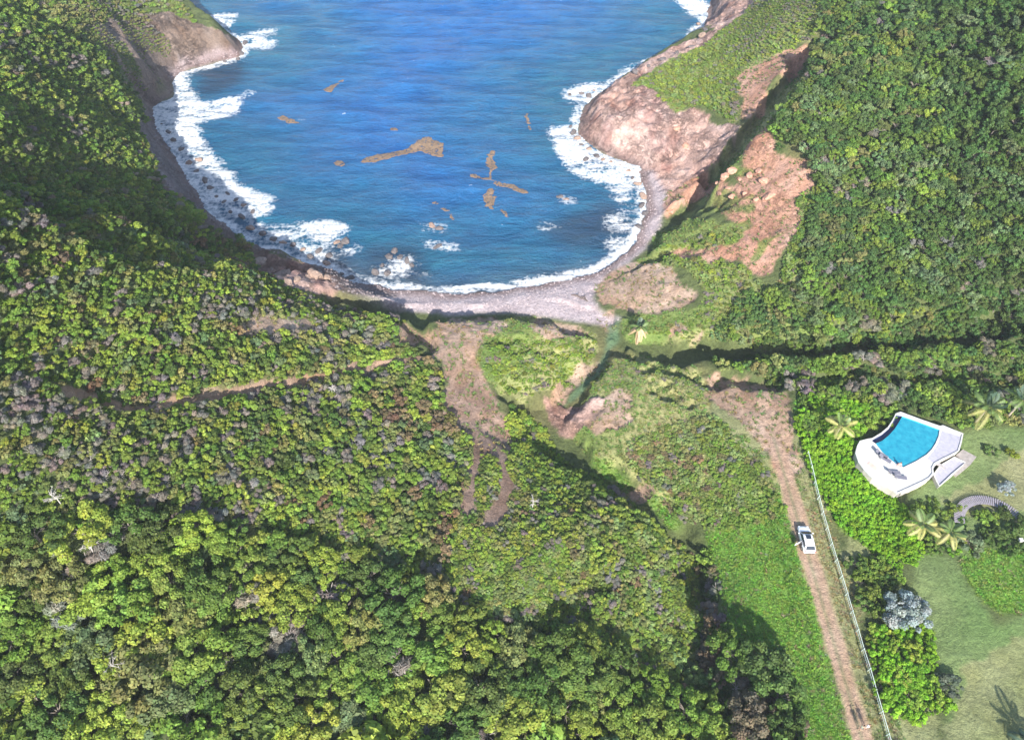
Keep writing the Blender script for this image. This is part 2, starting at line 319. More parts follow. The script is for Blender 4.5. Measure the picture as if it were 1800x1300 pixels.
def rag(m, lo=.38, hi=.62, k=1.0, sd=700):
    b_ = blur(m, 9)
    return smooth(lo, hi, b_ + 4.5 * b_ * (1 - b_) * k * (.7 * fbm(GX, GY, 1.8, 4, sd) + .6 * fbm(GX, GY, 6, 3, sd + 5)))
for k_, sd_ in (('dirt', 701), ('pink', 711), ('rock', 721), ('grass', 731), ('dry', 741)): M[k_] = rag(M[k_], sd=sd_, k=1.7 if k_ == 'dirt' else 1.25)
M['darkshore_shade'] = mask([[(255,185),(275,200),(300,260),(350,340),(430,410),(520,455),(600,478),(650,500),(700,520),(640,535),(590,512),(560,470),(440,432),(380,405),(330,375),(290,320),(262,260),(240,200)]], 4)  # dark cobbles, with the shade of the slope put into their colour
C = lambda *a: np.array(a, float)
def build_colour():
    n1 = fbm(GX, GY, 9, 4, 51)[..., None]; n2 = fbm(GX, GY, 2.2, 3, 61)[..., None]; n3 = fbm(GX + 99, GY, 16, 3, 71)[..., None]
    col = C(.10, .125, .045) + n2 * C(.05, .05, .02) + smooth(.1, .25, n3) * C(.06, .03, .02)
    def mixin(m, c, k=1.0):
        nonlocal col
        m = (np.clip(m, 0, 1) * k)[..., None]; col = col * (1 - m) + c * m
    mixin(M['grass'], C(.18, .235, .065) + n1 * C(.1, .06, .03) + n2 * C(.05, .07, .02) + smooth(.02, .16, n3) * C(.14, .08, .07))
    mixin(M['grass'] * M['rock'], C(.17, .22, .07) + n2 * .06, 0)
    mixin(M['lawn'], C(.16, .225, .08) + n1 * C(.10, .05, .05) + n2 * C(.03, .03, .02))
    mixin(M['dry'], C(.25, .265, .12) + n1 * C(.12, .06, .06) + n2 * .06)
    mixin(M['bright'], C(.16, .29, .05) + n2 * C(.05, .08, .02))
    mixin(M['rock'], C(.52, .35, .30) + n1 * C(.16, .20, .22) + n2 * .16 - smooth(.02, .2, fbm(GX * 1.5, GY * .6, 4, 4, 811))[..., None] * C(.14, .12, .10))
    strata = smooth(.25, .75, .5 + .5 * np.sin(Z0 * 2.3 + 5 * fbm(GX, GY, 9, 3, 881)))[..., None]
    mixin(M['rock'] * strata[..., 0] * .3, C(.30, .19, .15) + n2 * .1)
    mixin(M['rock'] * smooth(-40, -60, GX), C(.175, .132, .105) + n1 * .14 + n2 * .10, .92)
    mixin(M['pink'], C(.50, .285, .205) + n1 * C(.14, .18, .16) + n2 * .14)
    mixin(M['dirt'] * smooth(-.34, -.22, n2[..., 0] * .6 + n1[..., 0] * .6), C(.40, .275, .20) + n1 * C(.16, .2, .2) + n2 * .12)
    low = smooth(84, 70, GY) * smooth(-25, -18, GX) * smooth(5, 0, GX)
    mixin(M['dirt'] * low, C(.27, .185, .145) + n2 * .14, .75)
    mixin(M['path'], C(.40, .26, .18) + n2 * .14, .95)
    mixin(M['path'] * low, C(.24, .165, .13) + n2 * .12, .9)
    for pp, w_ in (([(1235,352),(1280,352),(1335,345)], .8), ([(1205,378),(1260,372),(1320,362)], .9), ([(1190,412),(1250,402),(1310,398)], 1.2), ([(1270,290),(1310,305),(1345,298)], .7), ([(1330,455),(1345,425),(1395,400)], .5)):
        mixin(band(pp, w_, 1.2), C(.19, .235, .07) + n2 * .06, .85)
    mixin(M['wetgreen'], C(.13, .22, .12) + n2 * .04, .8)
    mixin(M['road'], C(.44, .29, .21) + n2 * .14, .9)
    mixin(M['road'] * (1 - smooth(.15, .4, np.abs(GX - ROADX))), C(.22, .22, .12) + n2 * .1, .7)
    peb = C(.44, .37, .385) + n2 * .14 + n1 * .05
    mixin(M['pebble'], peb)
    mixin(M['darkshore_shade'], C(.125, .10, .10) + n2 * .10, .88)
    wet = smooth(3.2, .6, SDN) * smooth(-.5, .5, SDN)
    mixin(wet, C(.20, .14, .13) + n2 * .1, .85)
    mixin(smooth(.2, -1, SDN), C(.12, .13, .12))
    return np.clip(col, .01, .9)

# ------------------------------------------------------------------ materials
def node_mat(name, rough=.9):
    m = bpy.data.materials.new(name); m.use_nodes = True
    t = m.node_tree; b = t.nodes['Principled BSDF']; b.inputs['Roughness'].default_value = rough
    return m, t, b
def add(t, kind, **kw):
    n = t.nodes.new(kind)
    for k, v in kw.items():
        if k in n.inputs: n.inputs[k].default_value = v
        else: setattr(n, k, v)
    return n
def maths(t, op, a, b=None, clamp=False):
    n = t.nodes.new('ShaderNodeMath'); n.operation = op; n.use_clamp = clamp
    for i, v in enumerate((a, b)):
        if v is None: continue
        if isinstance(v, (int, float)): n.inputs[i].default_value = v
        else: t.links.new(v, n.inputs[i])
    return n.outputs[0]
def mixc(t, fac, a, b, mode='MIX'):
    n = t.nodes.new('ShaderNodeMix'); n.data_type = 'RGBA'; n.blend_type = mode
    for i, v in ((0, fac), (6, a), (7, b)):
        if isinstance(v, (int, float)): n.inputs[i].default_value = v
        elif isinstance(v, tuple): n.inputs[i].default_value = v + (1,) if len(v) == 3 else v
        else: t.links.new(v, n.inputs[i])
    return n.outputs[2]
def mrange(t, v, a, b, c, d):
    n = t.nodes.new('ShaderNodeMapRange'); n.clamp = True
    t.links.new(v, n.inputs[0])
    for i, q in enumerate((a, b, c, d)): n.inputs[i + 1].default_value = q
    return n.outputs[0]
def noise(t, scale, detail=4, rough=.6, vec=None):
    n = add(t, 'ShaderNodeTexNoise', Scale=scale, Detail=detail, Roughness=rough)
    if vec is None:
        g = t.nodes.new('ShaderNodeNewGeometry'); vec = g.outputs['Position']
    t.links.new(vec, n.inputs['Vector']); return n.outputs['Fac']
def bump(t, b, h, strength, dist):
    n = add(t, 'ShaderNodeBump', Strength=strength, Distance=dist)
    t.links.new(h, n.inputs['Height']); t.links.new(n.outputs[0], b.inputs['Normal'])
def simple(name, col, rough=.7, var=.12, scale=3.0, metal=0.0, bumpd=0.0):
    m, t, b = node_mat(name, rough); b.inputs['Metallic'].default_value = metal
    n = noise(t, scale, 4)
    lo = tuple(c * (1 - var) for c in col); hi = tuple(min(1, c * (1 + var)) for c in col)
    t.links.new(mixc(t, mrange(t, n, .3, .7, 0, 1), lo, hi), b.inputs['Base Color'])
    if bumpd: bump(t, b, n, .6, bumpd)
    return m
def ground_material():
    m, t, b = node_mat('ground_cover', .95); b.inputs['Specular IOR Level'].default_value = .2
    a = add(t, 'ShaderNodeAttribute', attribute_name='Col')
    n = noise(t, 1.6, 8, .72); k = mrange(t, n, .28, .72, .62, 1.38)
    n2 = noise(t, 7.0, 4, .7); k2 = mrange(t, n2, .3, .7, .8, 1.2)
    kk = maths(t, 'MULTIPLY', k, k2)
    cmb = t.nodes.new('ShaderNodeCombineXYZ')
    for i in range(3): t.links.new(kk, cmb.inputs[i])
    t.links.new(mixc(t, 1.0, a.outputs['Color'], cmb.outputs[0], 'MULTIPLY'), b.inputs['Base Color'])
    rk = add(t, 'ShaderNodeAttribute', attribute_name='Rock').outputs['Fac']
    g = t.nodes.new('ShaderNodeNewGeometry'); wv = t.nodes.new('ShaderNodeVectorMath'); wv.operation = 'MULTIPLY_ADD'
    nz = add(t, 'ShaderNodeTexNoise', Scale=.5, Detail=4); t.links.new(g.outputs['Position'], nz.inputs['Vector'])
    t.links.new(nz.outputs['Color'], wv.inputs[0]); wv.inputs[1].default_value = (3, 3, 3); t.links.new(g.outputs['Position'], wv.inputs[2])
    mp = t.nodes.new('ShaderNodeMapping'); mp.inputs['Scale'].default_value = (1.0, .55, 1.9); t.links.new(wv.outputs[0], mp.inputs[0])
    def veins(sc, wd):
        q = maths(t, 'ABSOLUTE', maths(t, 'SUBTRACT', noise(t, sc, 7, .68, mp.outputs[0]), .5)); return mrange(t, q, 0, wd, 1, 0)
    patch = mrange(t, noise(t, .16, 3, .5), .42, .60, .15, 1)
    crack = maths(t, 'MULTIPLY', maths(t, 'MULTIPLY', maths(t, 'MAXIMUM', veins(.16, .022), maths(t, 'MULTIPLY', veins(.5, .04), .6)), patch), rk)
    base = b.inputs['Base Color'].links[0].from_socket
    t.links.new(mixc(t, maths(t, 'MULTIPLY', crack, .42), base, (.11, .08, .07)), b.inputs['Base Color'])
    hgt = maths(t, 'SUBTRACT', maths(t, 'ADD', n, maths(t, 'MULTIPLY', n2, .35)), maths(t, 'MULTIPLY', crack, .9))
    bump(t, b, hgt, .95, .5)
    return m
def leaf_material():
    m, t, b = node_mat('foliage', .65); b.inputs['Specular IOR Level'].default_value = .25
    a = add(t, 'ShaderNodeAttribute', attribute_name='tint'); a.attribute_type = 'INSTANCER'
    v = add(t, 'ShaderNodeAttribute', attribute_name='var')
    t.links.new(mixc(t, 1.0, a.outputs['Color'], v.outputs['Color'], 'MULTIPLY'), b.inputs['Base Color'])
    tr = t.nodes.new('ShaderNodeBsdfTranslucent'); mx = t.nodes.new('ShaderNodeMixShader'); mx.inputs[0].default_value = .28
    t.links.new(mixc(t, 1.0, mixc(t, 1.0, a.outputs['Color'], v.outputs['Color'], 'MULTIPLY'), (1.1, 1.15, .5), 'MULTIPLY'), tr.inputs[0])
    t.links.new(b.outputs[0], mx.inputs[1]); t.links.new(tr.outputs[0], mx.inputs[2])
    t.links.new(mx.outputs[0], t.nodes['Material Output'].inputs[0])
    return m
MG = ground_material(); ML = leaf_material()
MBARK = simple('bark', (.20, .17, .14), .9, .3, 6)
MDEAD = simple('bleached_wood', (.46, .43, .40), .8, .15, 5)

# ------------------------------------------------------------------ object helpers
def tag(o, label=None, cat=None, group=None, kind=None):
    if label: o['label'] = label
    if cat: o['category'] = cat
    if group: o['group'] = group
    if kind: o['kind'] = kind
    return o
def np_mesh(name, verts, faces, mats, mi=None, smooth_=False):
    me = bpy.data.meshes.new(name)
    v = np.asarray(verts, np.float32); f = np.asarray(faces, np.int32); k = f.shape[1]
    me.vertices.add(len(v)); me.vertices.foreach_set('co', v.ravel())
    me.loops.add(f.size); me.loops.foreach_set('vertex_index', f.ravel())
    me.polygons.add(len(f)); me.polygons.foreach_set('loop_start', np.arange(0, f.size, k, dtype=np.int32))
    for m in (mats if isinstance(mats, (list, tuple)) else [mats]): me.materials.append(m)
    if mi is not None: me.polygons.foreach_set('material_index', np.asarray(mi, np.int32))
    if smooth_: me.polygons.foreach_set('use_smooth', np.ones(len(f), bool))
    me.update(calc_edges=True)
    return me
def link(name, me, parent=None, loc=None, rot=None, scale=None):
    o = bpy.data.objects.new(name, me); COL.objects.link(o)
    if parent: o.parent = parent
    if loc is not None: o.location = loc
    if rot is not None: o.rotation_euler = rot
    if scale is not None: o.scale = scale
    return o
def empty(name, loc, rz=0, **kw):
    o = bpy.data.objects.new(name, None); COL.objects.link(o); o.location = loc; o.rotation_euler = (0, 0, rz)
    o.empty_display_size = .3
    return tag(o, **kw)
def copy_tree(o, parent=None):
    c = o.copy(); COL.objects.link(c)
    if parent: c.parent = parent
    for ch in list(o.children): copy_tree(ch, c)
    return c
def fattr(me, name, data):
    a = me.color_attributes.new(name, 'FLOAT_COLOR', 'POINT')
    d = np.ones((len(data), 4), np.float32); d[:, :3] = data; a.data.foreach_set('color', d.ravel())
class MB:
    def __init__(s): s.bm = bmesh.new()
    def box(s, c, size, rz=0, rx=0, bev=0, ry=0):
        r = bmesh.ops.create_cube(s.bm, size=1)['verts']
        bmesh.ops.scale(s.bm, vec=size, verts=r)
        if bev:
            es = list({e for v in r for e in v.link_edges})
            r = list({v for f in bmesh.ops.bevel(s.bm, geom=es, offset=bev, segments=2, affect='EDGES', profile=.7)['faces'] for v in f.verts} | {v for v in r if v.is_valid})
        bmesh.ops.transform(s.bm, matrix=Matrix.Translation(c) @ Matrix.Rotation(rz, 4, 'Z') @ Matrix.Rotation(ry, 4, 'Y') @ Matrix.Rotation(rx, 4, 'X'), verts=r)
        return s
    def tube(s, pts, rad, n=6):
        pts = [Vector(p) for p in pts]; rad = rad if isinstance(rad, (list, tuple)) else [rad] * len(pts)
        rings = []
        for k, p in enumerate(pts):
            d = (pts[min(k + 1, len(pts) - 1)] - pts[max(k - 1, 0)]).normalized()
            q = d.to_track_quat('Z', 'Y').to_matrix()
            rings.append([s.bm.verts.new(p + q @ Vector((math.cos(2 * math.pi * i / n) * rad[k], math.sin(2 * math.pi * i / n) * rad[k], 0))) for i in range(n)])
        for a, b in zip(rings, rings[1:]):
            for i in range(n): s.bm.faces.new((a[i], a[(i + 1) % n], b[(i + 1) % n], b[i]))
        s.bm.faces.new(rings[0][::-1]); s.bm.faces.new(rings[-1])
        return s
    def prism(s, poly, z0, z1, topbev=0):
        b = [s.bm.verts.new((x, y, z0)) for x, y in poly]; t = [s.bm.verts.new((x, y, z1)) for x, y in poly]
        n = len(poly)
        for i in range(n): s.bm.faces.new((b[i], b[(i + 1) % n], t[(i + 1) % n], t[i]))
        s.bm.faces.new(t); s.bm.faces.new(b[::-1]); return s
    def build(s, name, mat, parent=None, smooth_=False, loc=None, rz=0, mesh_only=False):
        bmesh.ops.recalc_face_normals(s.bm, faces=s.bm.faces)
        me = bpy.data.meshes.new(name); s.bm.to_mesh(me); s.bm.free()
        for m in (mat if isinstance(mat, (list, tuple)) else [mat]): me.materials.append(m)
        if smooth_:
            me.polygons.foreach_set('use_smooth', np.ones(len(me.polygons), bool))
        if mesh_only: return me
        return link(name, me, parent, loc, (0, 0, rz))

# ------------------------------------------------------------------ the land
def grid_faces(nx, ny):
    i, j = np.meshgrid(np.arange(nx - 1), np.arange(ny - 1)); a = (j * nx + i).ravel()
    return np.c_[a, a + 1, a + 1 + nx, a + nx]
# small relief in the bare soil and rock
_pz = mask([[(1582,722),(1700,757),(1720,803),(1650,858),(1575,872),(1528,842),(1500,800),(1508,772),(1560,750)]], 1, 0)
det = fbm(GX, GY, 1.6, 3, 91)
Z0 = Z0 + np.where(SDN > 1, det * (.25 + 1.1 * M['rock'] + .5 * M['pink']) * (1 - M['road']) * (1 - M['pebble'] * .7), 0)
rl = M['dirt'] * smooth(2, 4, SDN) * (1 - M['road']); Z0 = Z0 - rl * np.clip(.18 - np.abs(fbm(GX * 1.6, GY * .45, 3.2, 3, 97)), 0, 1) * 2.6
mr = M['rock'] * smooth(1, 3, SDN)
Z0 = Z0 + mr * (.45 * (np.abs(fbm(GX * 1.4 + GY * .5, GY, 5, 4, 95)) * -3 + .5) + .9 * (np.abs(fbm(GX * 1.8 + GY * 1.1, GY * .5 - GX * .3, 2.6, 4, 96)) * -2.6 + .3))
def _wp(pp, z): x, y = at([p[0] for p in pp], [p[1] for p in pp], z); return list(zip(map(float, x), map(float, y)))
_under = inside(GX, GY, _wp([(1582,728),(1690,764),(1684,790),(1660,805),(1640,832),(1600,855),(1575,862),(1535,838),(1507,797),(1513,778),(1560,755)], 10.9))
Z0 = np.where(_under, 8.6, Z0); Z0 = np.where((_pz > .2) & ~_under, np.minimum(Z0, 9.75), Z0)
land_me = np_mesh('land', np.c_[GX.ravel(), GY.ravel(), Z0.ravel()], grid_faces(len(XS), len(YS)), MG, smooth_=True)
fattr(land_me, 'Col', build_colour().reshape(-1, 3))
ra = land_me.attributes.new('Rock', 'FLOAT', 'POINT'); ra.data.foreach_set('value', np.clip(M['rock'] + .5 * M['pink'] * (1 - smooth(84, 80, GY) * 1), 0, 1).ravel().astype(np.float32))
land = tag(link('hillside', land_me), kind='structure')

# ------------------------------------------------------------------ the sea
FOAM = [
 ([(268,190),(300,165),(335,152),(350,178),(420,172),(416,198),(372,212),(345,215),(352,250),(385,292),(430,330),(482,352),(470,375),(430,382),(400,368),(352,330),(312,280),(275,225)],1.0),
 ([(303,125),(342,116),(328,160),(300,166)],.9), ([(345,28),(425,20),(400,45),(368,50)],1.0), ([(408,60),(490,45),(484,66),(430,72)],.8), ([(430,72),(484,70),(478,86),(430,86)],1.0),
 ([(518,383),(560,388),(605,398),(612,415),(580,420),(545,405)],1.0), ([(590,420),(636,430),(622,450),(600,446)],.9), ([(655,470),(725,452),(718,485),(668,494)],.75),
 ([(738,424),(806,438),(796,446),(748,438)],.95), ([(742,388),(788,392),(782,412),(758,406)],.7), ([(973,340),(1010,345),(1002,358),(976,352)],.9), ([(943,391),(982,390),(978,401),(950,400)],.8),
 ([(962,222),(1022,214),(1014,240),(1062,274),(1108,286),(1120,322),(1094,352),(1068,356),(1076,330),(1030,312),(998,292),(978,262)],1.0),
 ([(984,160),(1040,143),(1068,153),(1042,182),(1000,178)],1.0), ([(1065,152),(1100,120),(1165,98),(1155,110),(1080,158)],.85),
 ([(1180,-4),(1245,0),(1248,45),(1215,76),(1204,62),(1226,32),(1198,12)],.9),
 ([(430,388),(560,400),(600,470),(560,472),(470,440)],.62), ([(600,484),(640,494),(604,500)],.8), ([(1050,380),(1125,350),(1130,390),(1105,430),(1060,440)],.5),
 ([(575,76),(598,76),(596,82),(578,82)],.7), ([(420,160),(455,158),(450,168),(424,170)],.7), ([(480,190),(520,208),(560,212),(520,214)],.35), ([(320,255),(350,250),(470,380),(360,350)],.8),
 ([(690,320),(720,325),(716,329),(692,326)],.3), ([(505,100),(520,101),(516,106),(506,105)],.6), ([(700,460),(790,480),(780,486),(720,480)],.3)]
SXS = axis(-135, 85, .5, -1300, 1300); SYS = axis(88, 262, .5, -100, 2400)
SX, SY = np.meshgrid(SXS, SYS)
def sea_mesh():
    Z = np.zeros(SX.shape)
    for k, (a, L, am) in enumerate([(1.35, 9, .10), (1.75, 13, .12), (1.2, 21, .16), (1.55, 5, .05), (1.9, 6.5, .05)]):
        ph = (SX * math.cos(a) + SY * math.sin(a)) / L * 2 * math.pi + 3 * fbm(SX, SY, L * 2.5, 2, 200 + k)
        Z += am * (1 - 2 * np.abs(np.sin(ph / 2)) ** 1.3)
    far = smooth(320, 262, SY) * smooth(-160, -135, SX) * smooth(110, 85, SX)
    Z *= far
    F = np.zeros(SX.shape)
    wx = SX + 3.4 * fbm(SX, SY, 6, 5, 301); wy = SY + 4.2 * fbm(SX, SY, 6, 5, 311)
    for pp, k in FOAM:
        x, y = at([p[0] for p in pp], [p[1] for p in pp], 0.0); w = list(zip(map(float, x), map(float, y)))
        F = np.maximum(F, k * inside(wx, wy, w))
    F = blur(F, 10) * .75 + blur(F, 40) * .5
    F = np.clip(F, 0, 1.0) * (.66 + 1.0 * fbm(SX * .6, SY * 1.3, 3.5, 5, 341))
    # swash line along the beach
    li = [(800,504),(900,505),(985,491),(1042,470),(1100,440),(1116,398),(1130,350)]
    x, y = at([p[0] for p in li], [p[1] for p in li], 0.0)
    d = dist_poly(wx, wy, smoothline(list(zip(map(float, x), map(float, y))), 2, False), False)
    F = np.maximum(F, 1.0 * (1 - smooth(.25, .95, d)))
    d2 = dist_poly(SX, SY, coastW, False)
    F = np.maximum(F, (.62 + .5 * fbm(SX, SY, 7, 3, 321)) * (1 - smooth(.8, 4.0, d2)))
    shallow = 1 - smooth(2, 60, d2 + 20 * fbm(SX, SY, 20, 3, 331))
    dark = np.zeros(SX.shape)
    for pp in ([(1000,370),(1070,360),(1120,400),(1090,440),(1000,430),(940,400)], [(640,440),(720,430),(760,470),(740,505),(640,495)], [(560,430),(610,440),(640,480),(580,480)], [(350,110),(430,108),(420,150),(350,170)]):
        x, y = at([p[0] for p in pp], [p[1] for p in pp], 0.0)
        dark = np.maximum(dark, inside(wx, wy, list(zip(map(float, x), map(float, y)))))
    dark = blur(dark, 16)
    beach = 1 - smooth(0, 9, d2); beach *= smooth(120, 112, SY)
    data = np.stack([F, shallow, dark], -1).reshape(-1, 3)
    return Z, F, data, beach
SZ, SF, sdata, sbeach = sea_mesh()
def sea_material():
    m, t, b = node_mat('sea_water', .16); b.inputs['IOR'].default_value = 1.33
    a = add(t, 'ShaderNodeAttribute', attribute_name='Sea'); sp = t.nodes.new('ShaderNodeSeparateColor'); t.links.new(a.outputs['Color'], sp.inputs[0])
    bb = add(t, 'ShaderNodeAttribute', attribute_name='Sand')
    g = t.nodes.new('ShaderNodeNewGeometry'); mp = t.nodes.new('ShaderNodeMapping'); mp.inputs['Scale'].default_value = (.45, 1, 1); t.links.new(g.outputs['Position'], mp.inputs[0])
    n1 = noise(t, .16, 8, .72, mp.outputs[0]); n2 = noise(t, .55, 8, .68, mp.outputs[0]); n3 = noise(t, 1.1, 9, .62)
    deep = mixc(t, mrange(t, n1, .35, .65, 0, 1), (.004, .082, .30), (.008, .145, .44))
    sh = mixc(t, mrange(t, n1, .35, .65, 0, 1), (.007, .090, .195), (.015, .140, .225))
    c = mixc(t, sp.outputs['Green'], deep, sh)
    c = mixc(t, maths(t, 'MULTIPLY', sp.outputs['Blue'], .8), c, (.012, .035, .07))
    c = mixc(t, maths(t, 'MULTIPLY', bb.outputs['Fac'], .6), c, (.09, .10, .12))
    env = maths(t, 'MULTIPLY', sp.outputs['Red'], 2.6, True)
    lace = maths(t, 'ADD', maths(t, 'MULTIPLY', maths(t, 'SUBTRACT', n3, .5), 1.9), maths(t, 'MULTIPLY', maths(t, 'SUBTRACT', noise(t, .45, 3, .5, mp.outputs[0]), .5), 1.2))
    f = maths(t, 'ADD', sp.outputs['Red'], maths(t, 'MULTIPLY', lace, env))
    fm = mrange(t, f, .20, .80, 0, 1)
    wc = mrange(t, maths(t, 'MULTIPLY', maths(t, 'SUBTRACT', noise(t, .55, 6, .7, mp.outputs[0]), .5), noise(t, .05, 2, .5)), .115, .135, 0, .5)
    fm = maths(t, 'MAXIMUM', fm, wc)
    c = mixc(t, mrange(t, n2, .38, .62, .35, 0), c, (.004, .055, .15))
    t.links.new(mixc(t, fm, c, (.84, .86, .88)), b.inputs['Base Color'])
    t.links.new(mrange(t, fm, 0, 1, .16, .9), b.inputs['Roughness'])
    h = maths(t, 'ADD', maths(t, 'MULTIPLY', n2, 1.0), maths(t, 'MULTIPLY', n3, .3))
    bump(t, b, h, 1.0, 1.6)
    return m
sea_me = np_mesh('sea', np.c_[SX.ravel(), SY.ravel(), SZ.ravel()], grid_faces(len(SXS), len(SYS)), sea_material(), smooth_=True)
fattr(sea_me, 'Sea', sdata); sa = sea_me.attributes.new('Sand', 'FLOAT', 'POINT'); sa.data.foreach_set('value', sbeach.ravel().astype(np.float32))
tag(link('sea', sea_me), kind='structure')

# ------------------------------------------------------------------ foliage prototypes
def crown_mesh(name, seed, n_leaf, leaf, flat=.75, lobes=9, stick=0.0, hole=.0):
    """leafy crown of unit radius: leaf-sized faces spread over many small clumps"""
    r = np.random.RandomState(seed)
    L = []
    for k in range(lobes):
        a = r.uniform(0, 2 * math.pi); q = math.sqrt(r.uniform(0, 1)) * (.86 if lobes < 14 else .98)
        L.append((q * math.cos(a), q * math.sin(a), (.26 + .42 * (1 - q * q) + r.uniform(-.16, .16)), r.uniform(.13, .34) if lobes < 14 else r.uniform(.11, .27)))
    L = np.array(L)
    w = L[:, 3] ** 2; idx = r.choice(lobes, n_leaf, p=w / w.sum())
    d = r.normal(size=(n_leaf, 3)); d[:, 2] = np.abs(d[:, 2]) * 1.1 - .25 * r.uniform(size=n_leaf); d /= np.linalg.norm(d, axis=1)[:, None]
    rad = L[idx, 3] * (r.uniform(.72, 1.12, n_leaf))
    c = L[idx, :3] + d * rad[:, None]
    # keep leaves that are not buried deep in another clump
    dd = np.linalg.norm(c[:, None] - L[None, :, :3], axis=2) / L[None, :, 3]
    keep = dd.min(1) > .62
    c = c[keep]; d = d[keep]; idx = idx[keep]; n = len(c)
    nrm = d * 1.0 + r.normal(size=(n, 3)) * .55 + np.array([0, 0, .25]); nrm /= np.linalg.norm(nrm, axis=1)[:, None]
    ref = r.normal(size=(n, 3)); u = np.cross(nrm, ref); u /= np.linalg.norm(u, axis=1)[:, None]; v = np.cross(nrm, u)
    s = leaf * r.uniform(.6, 1.35, n)[:, None]; asp = (r.uniform(.55, 1.0, n) if not stick else r.uniform(.10, .2, n))[:, None]
    if stick: s = s * stick
    q = np.stack([c - u * s, c - v * s * asp + nrm * s * .15, c + u * s, c + v * s * asp + nrm * s * .15], 1).reshape(-1, 3)
    q[:, 2] *= flat
    f = np.arange(4 * n).reshape(-1, 4)
    me = np_mesh(name, q, f, ML)
    lobe_t = r.uniform(.8, 1.2, (lobes, 1)) * np.c_[r.uniform(.92, 1.12, lobes), np.ones(lobes), r.uniform(.9, 1.1, lobes)]
    var = lobe_t[idx] * r.uniform(.72, 1.28, (n, 1)) * np.c_[r.uniform(.92, 1.1, n), np.ones(n), np.ones(n)]
    fattr(me, 'var', np.repeat(var, 4, 0))
    return me
def trunk_mesh(name, seed, wood=None, spread=.5, top=.5, twigs=6, r0=.05):
    q = random.Random(seed); mb = MB()
    h = .28
    mb.tube([(0, 0, -.25), (q.uniform(-.03, .03), q.uniform(-.03, .03), 0), (q.uniform(-.04, .04), q.uniform(-.04, .04), h)], [r0 * 1.3, r0, r0 * .75], 6)
    for k in range(twigs):
        a = k * 2 * math.pi / twigs + q.uniform(-.4, .4); l = q.uniform(.5, 1) * spread
        p1 = Vector((math.cos(a) * l * .45, math.sin(a) * l * .45, h + (top - h) * .6)); p2 = Vector((math.cos(a) * l, math.sin(a) * l, top * q.uniform(.85, 1.15)))
        mb.tube([(0, 0, h * .8), p1, p2], [r0 * .6, r0 * .38, r0 * .14], 5)
        for j in range(2):
            b = a + q.uniform(-.8, .8); p3 = p1 + Vector((math.cos(b) * l * .5, math.sin(b) * l * .5, top * .3)); mb.tube([p1, p3], [r0 * .3, r0 * .1], 4)
    return mb.build(name, wood or MBARK, mesh_only=True)
BIG = [crown_mesh('big_crown', 10 + k, 4200, .050, flat=.95, lobes=36) for k in range(7)]
MID = [crown_mesh('crown', 30 + k, 1700, .072, flat=.95, lobes=24) for k in range(6)]
SML = [crown_mesh('small_crown', 50 + k, 520, .115, flat=.95, lobes=13) for k in range(6)]
DRY = [crown_mesh('dry_crown', 70 + k, 1300, .11, flat=.9, lobes=9, stick=1.6) for k in range(4)]
TRK = [trunk_mesh('trunk', 5 + k) for k in range(4)]
DTRK = [trunk_mesh('dry_stems', 25 + k, simple('dry_bark', (.36, .32, .30), .9, .2, 6) if k == 0 else bpy.data.materials['dry_bark'], .75, .62, 9, .035) for k in range(2)]

PAL = {'green': (.155, .24, .038), 'yellowgreen': (.235, .305, .045), 'dark': (.078, .135, .03), 'grey': (.225, .215, .185), 'olive': (.20, .215, .075),
       'yellow': (.29, .29, .055), 'blue': (.145, .215, .095), 'red': (.20, .14, .09), 'bright': (.165, .34, .02), 'forest': (.072, .145, .038), 'pale': (.22, .29, .10), 'brown': (.18, .135, .095)}
SAY = {'green': 'mid-green', 'yellowgreen': 'yellow-green', 'dark': 'dark green', 'grey': 'grey leafless', 'olive': 'olive', 'yellow': 'yellow', 'blue': 'bluish-green', 'red': 'reddish-brown',
       'bright': 'bright green', 'forest': 'deep green', 'pale': 'pale green', 'brown': 'brown'}
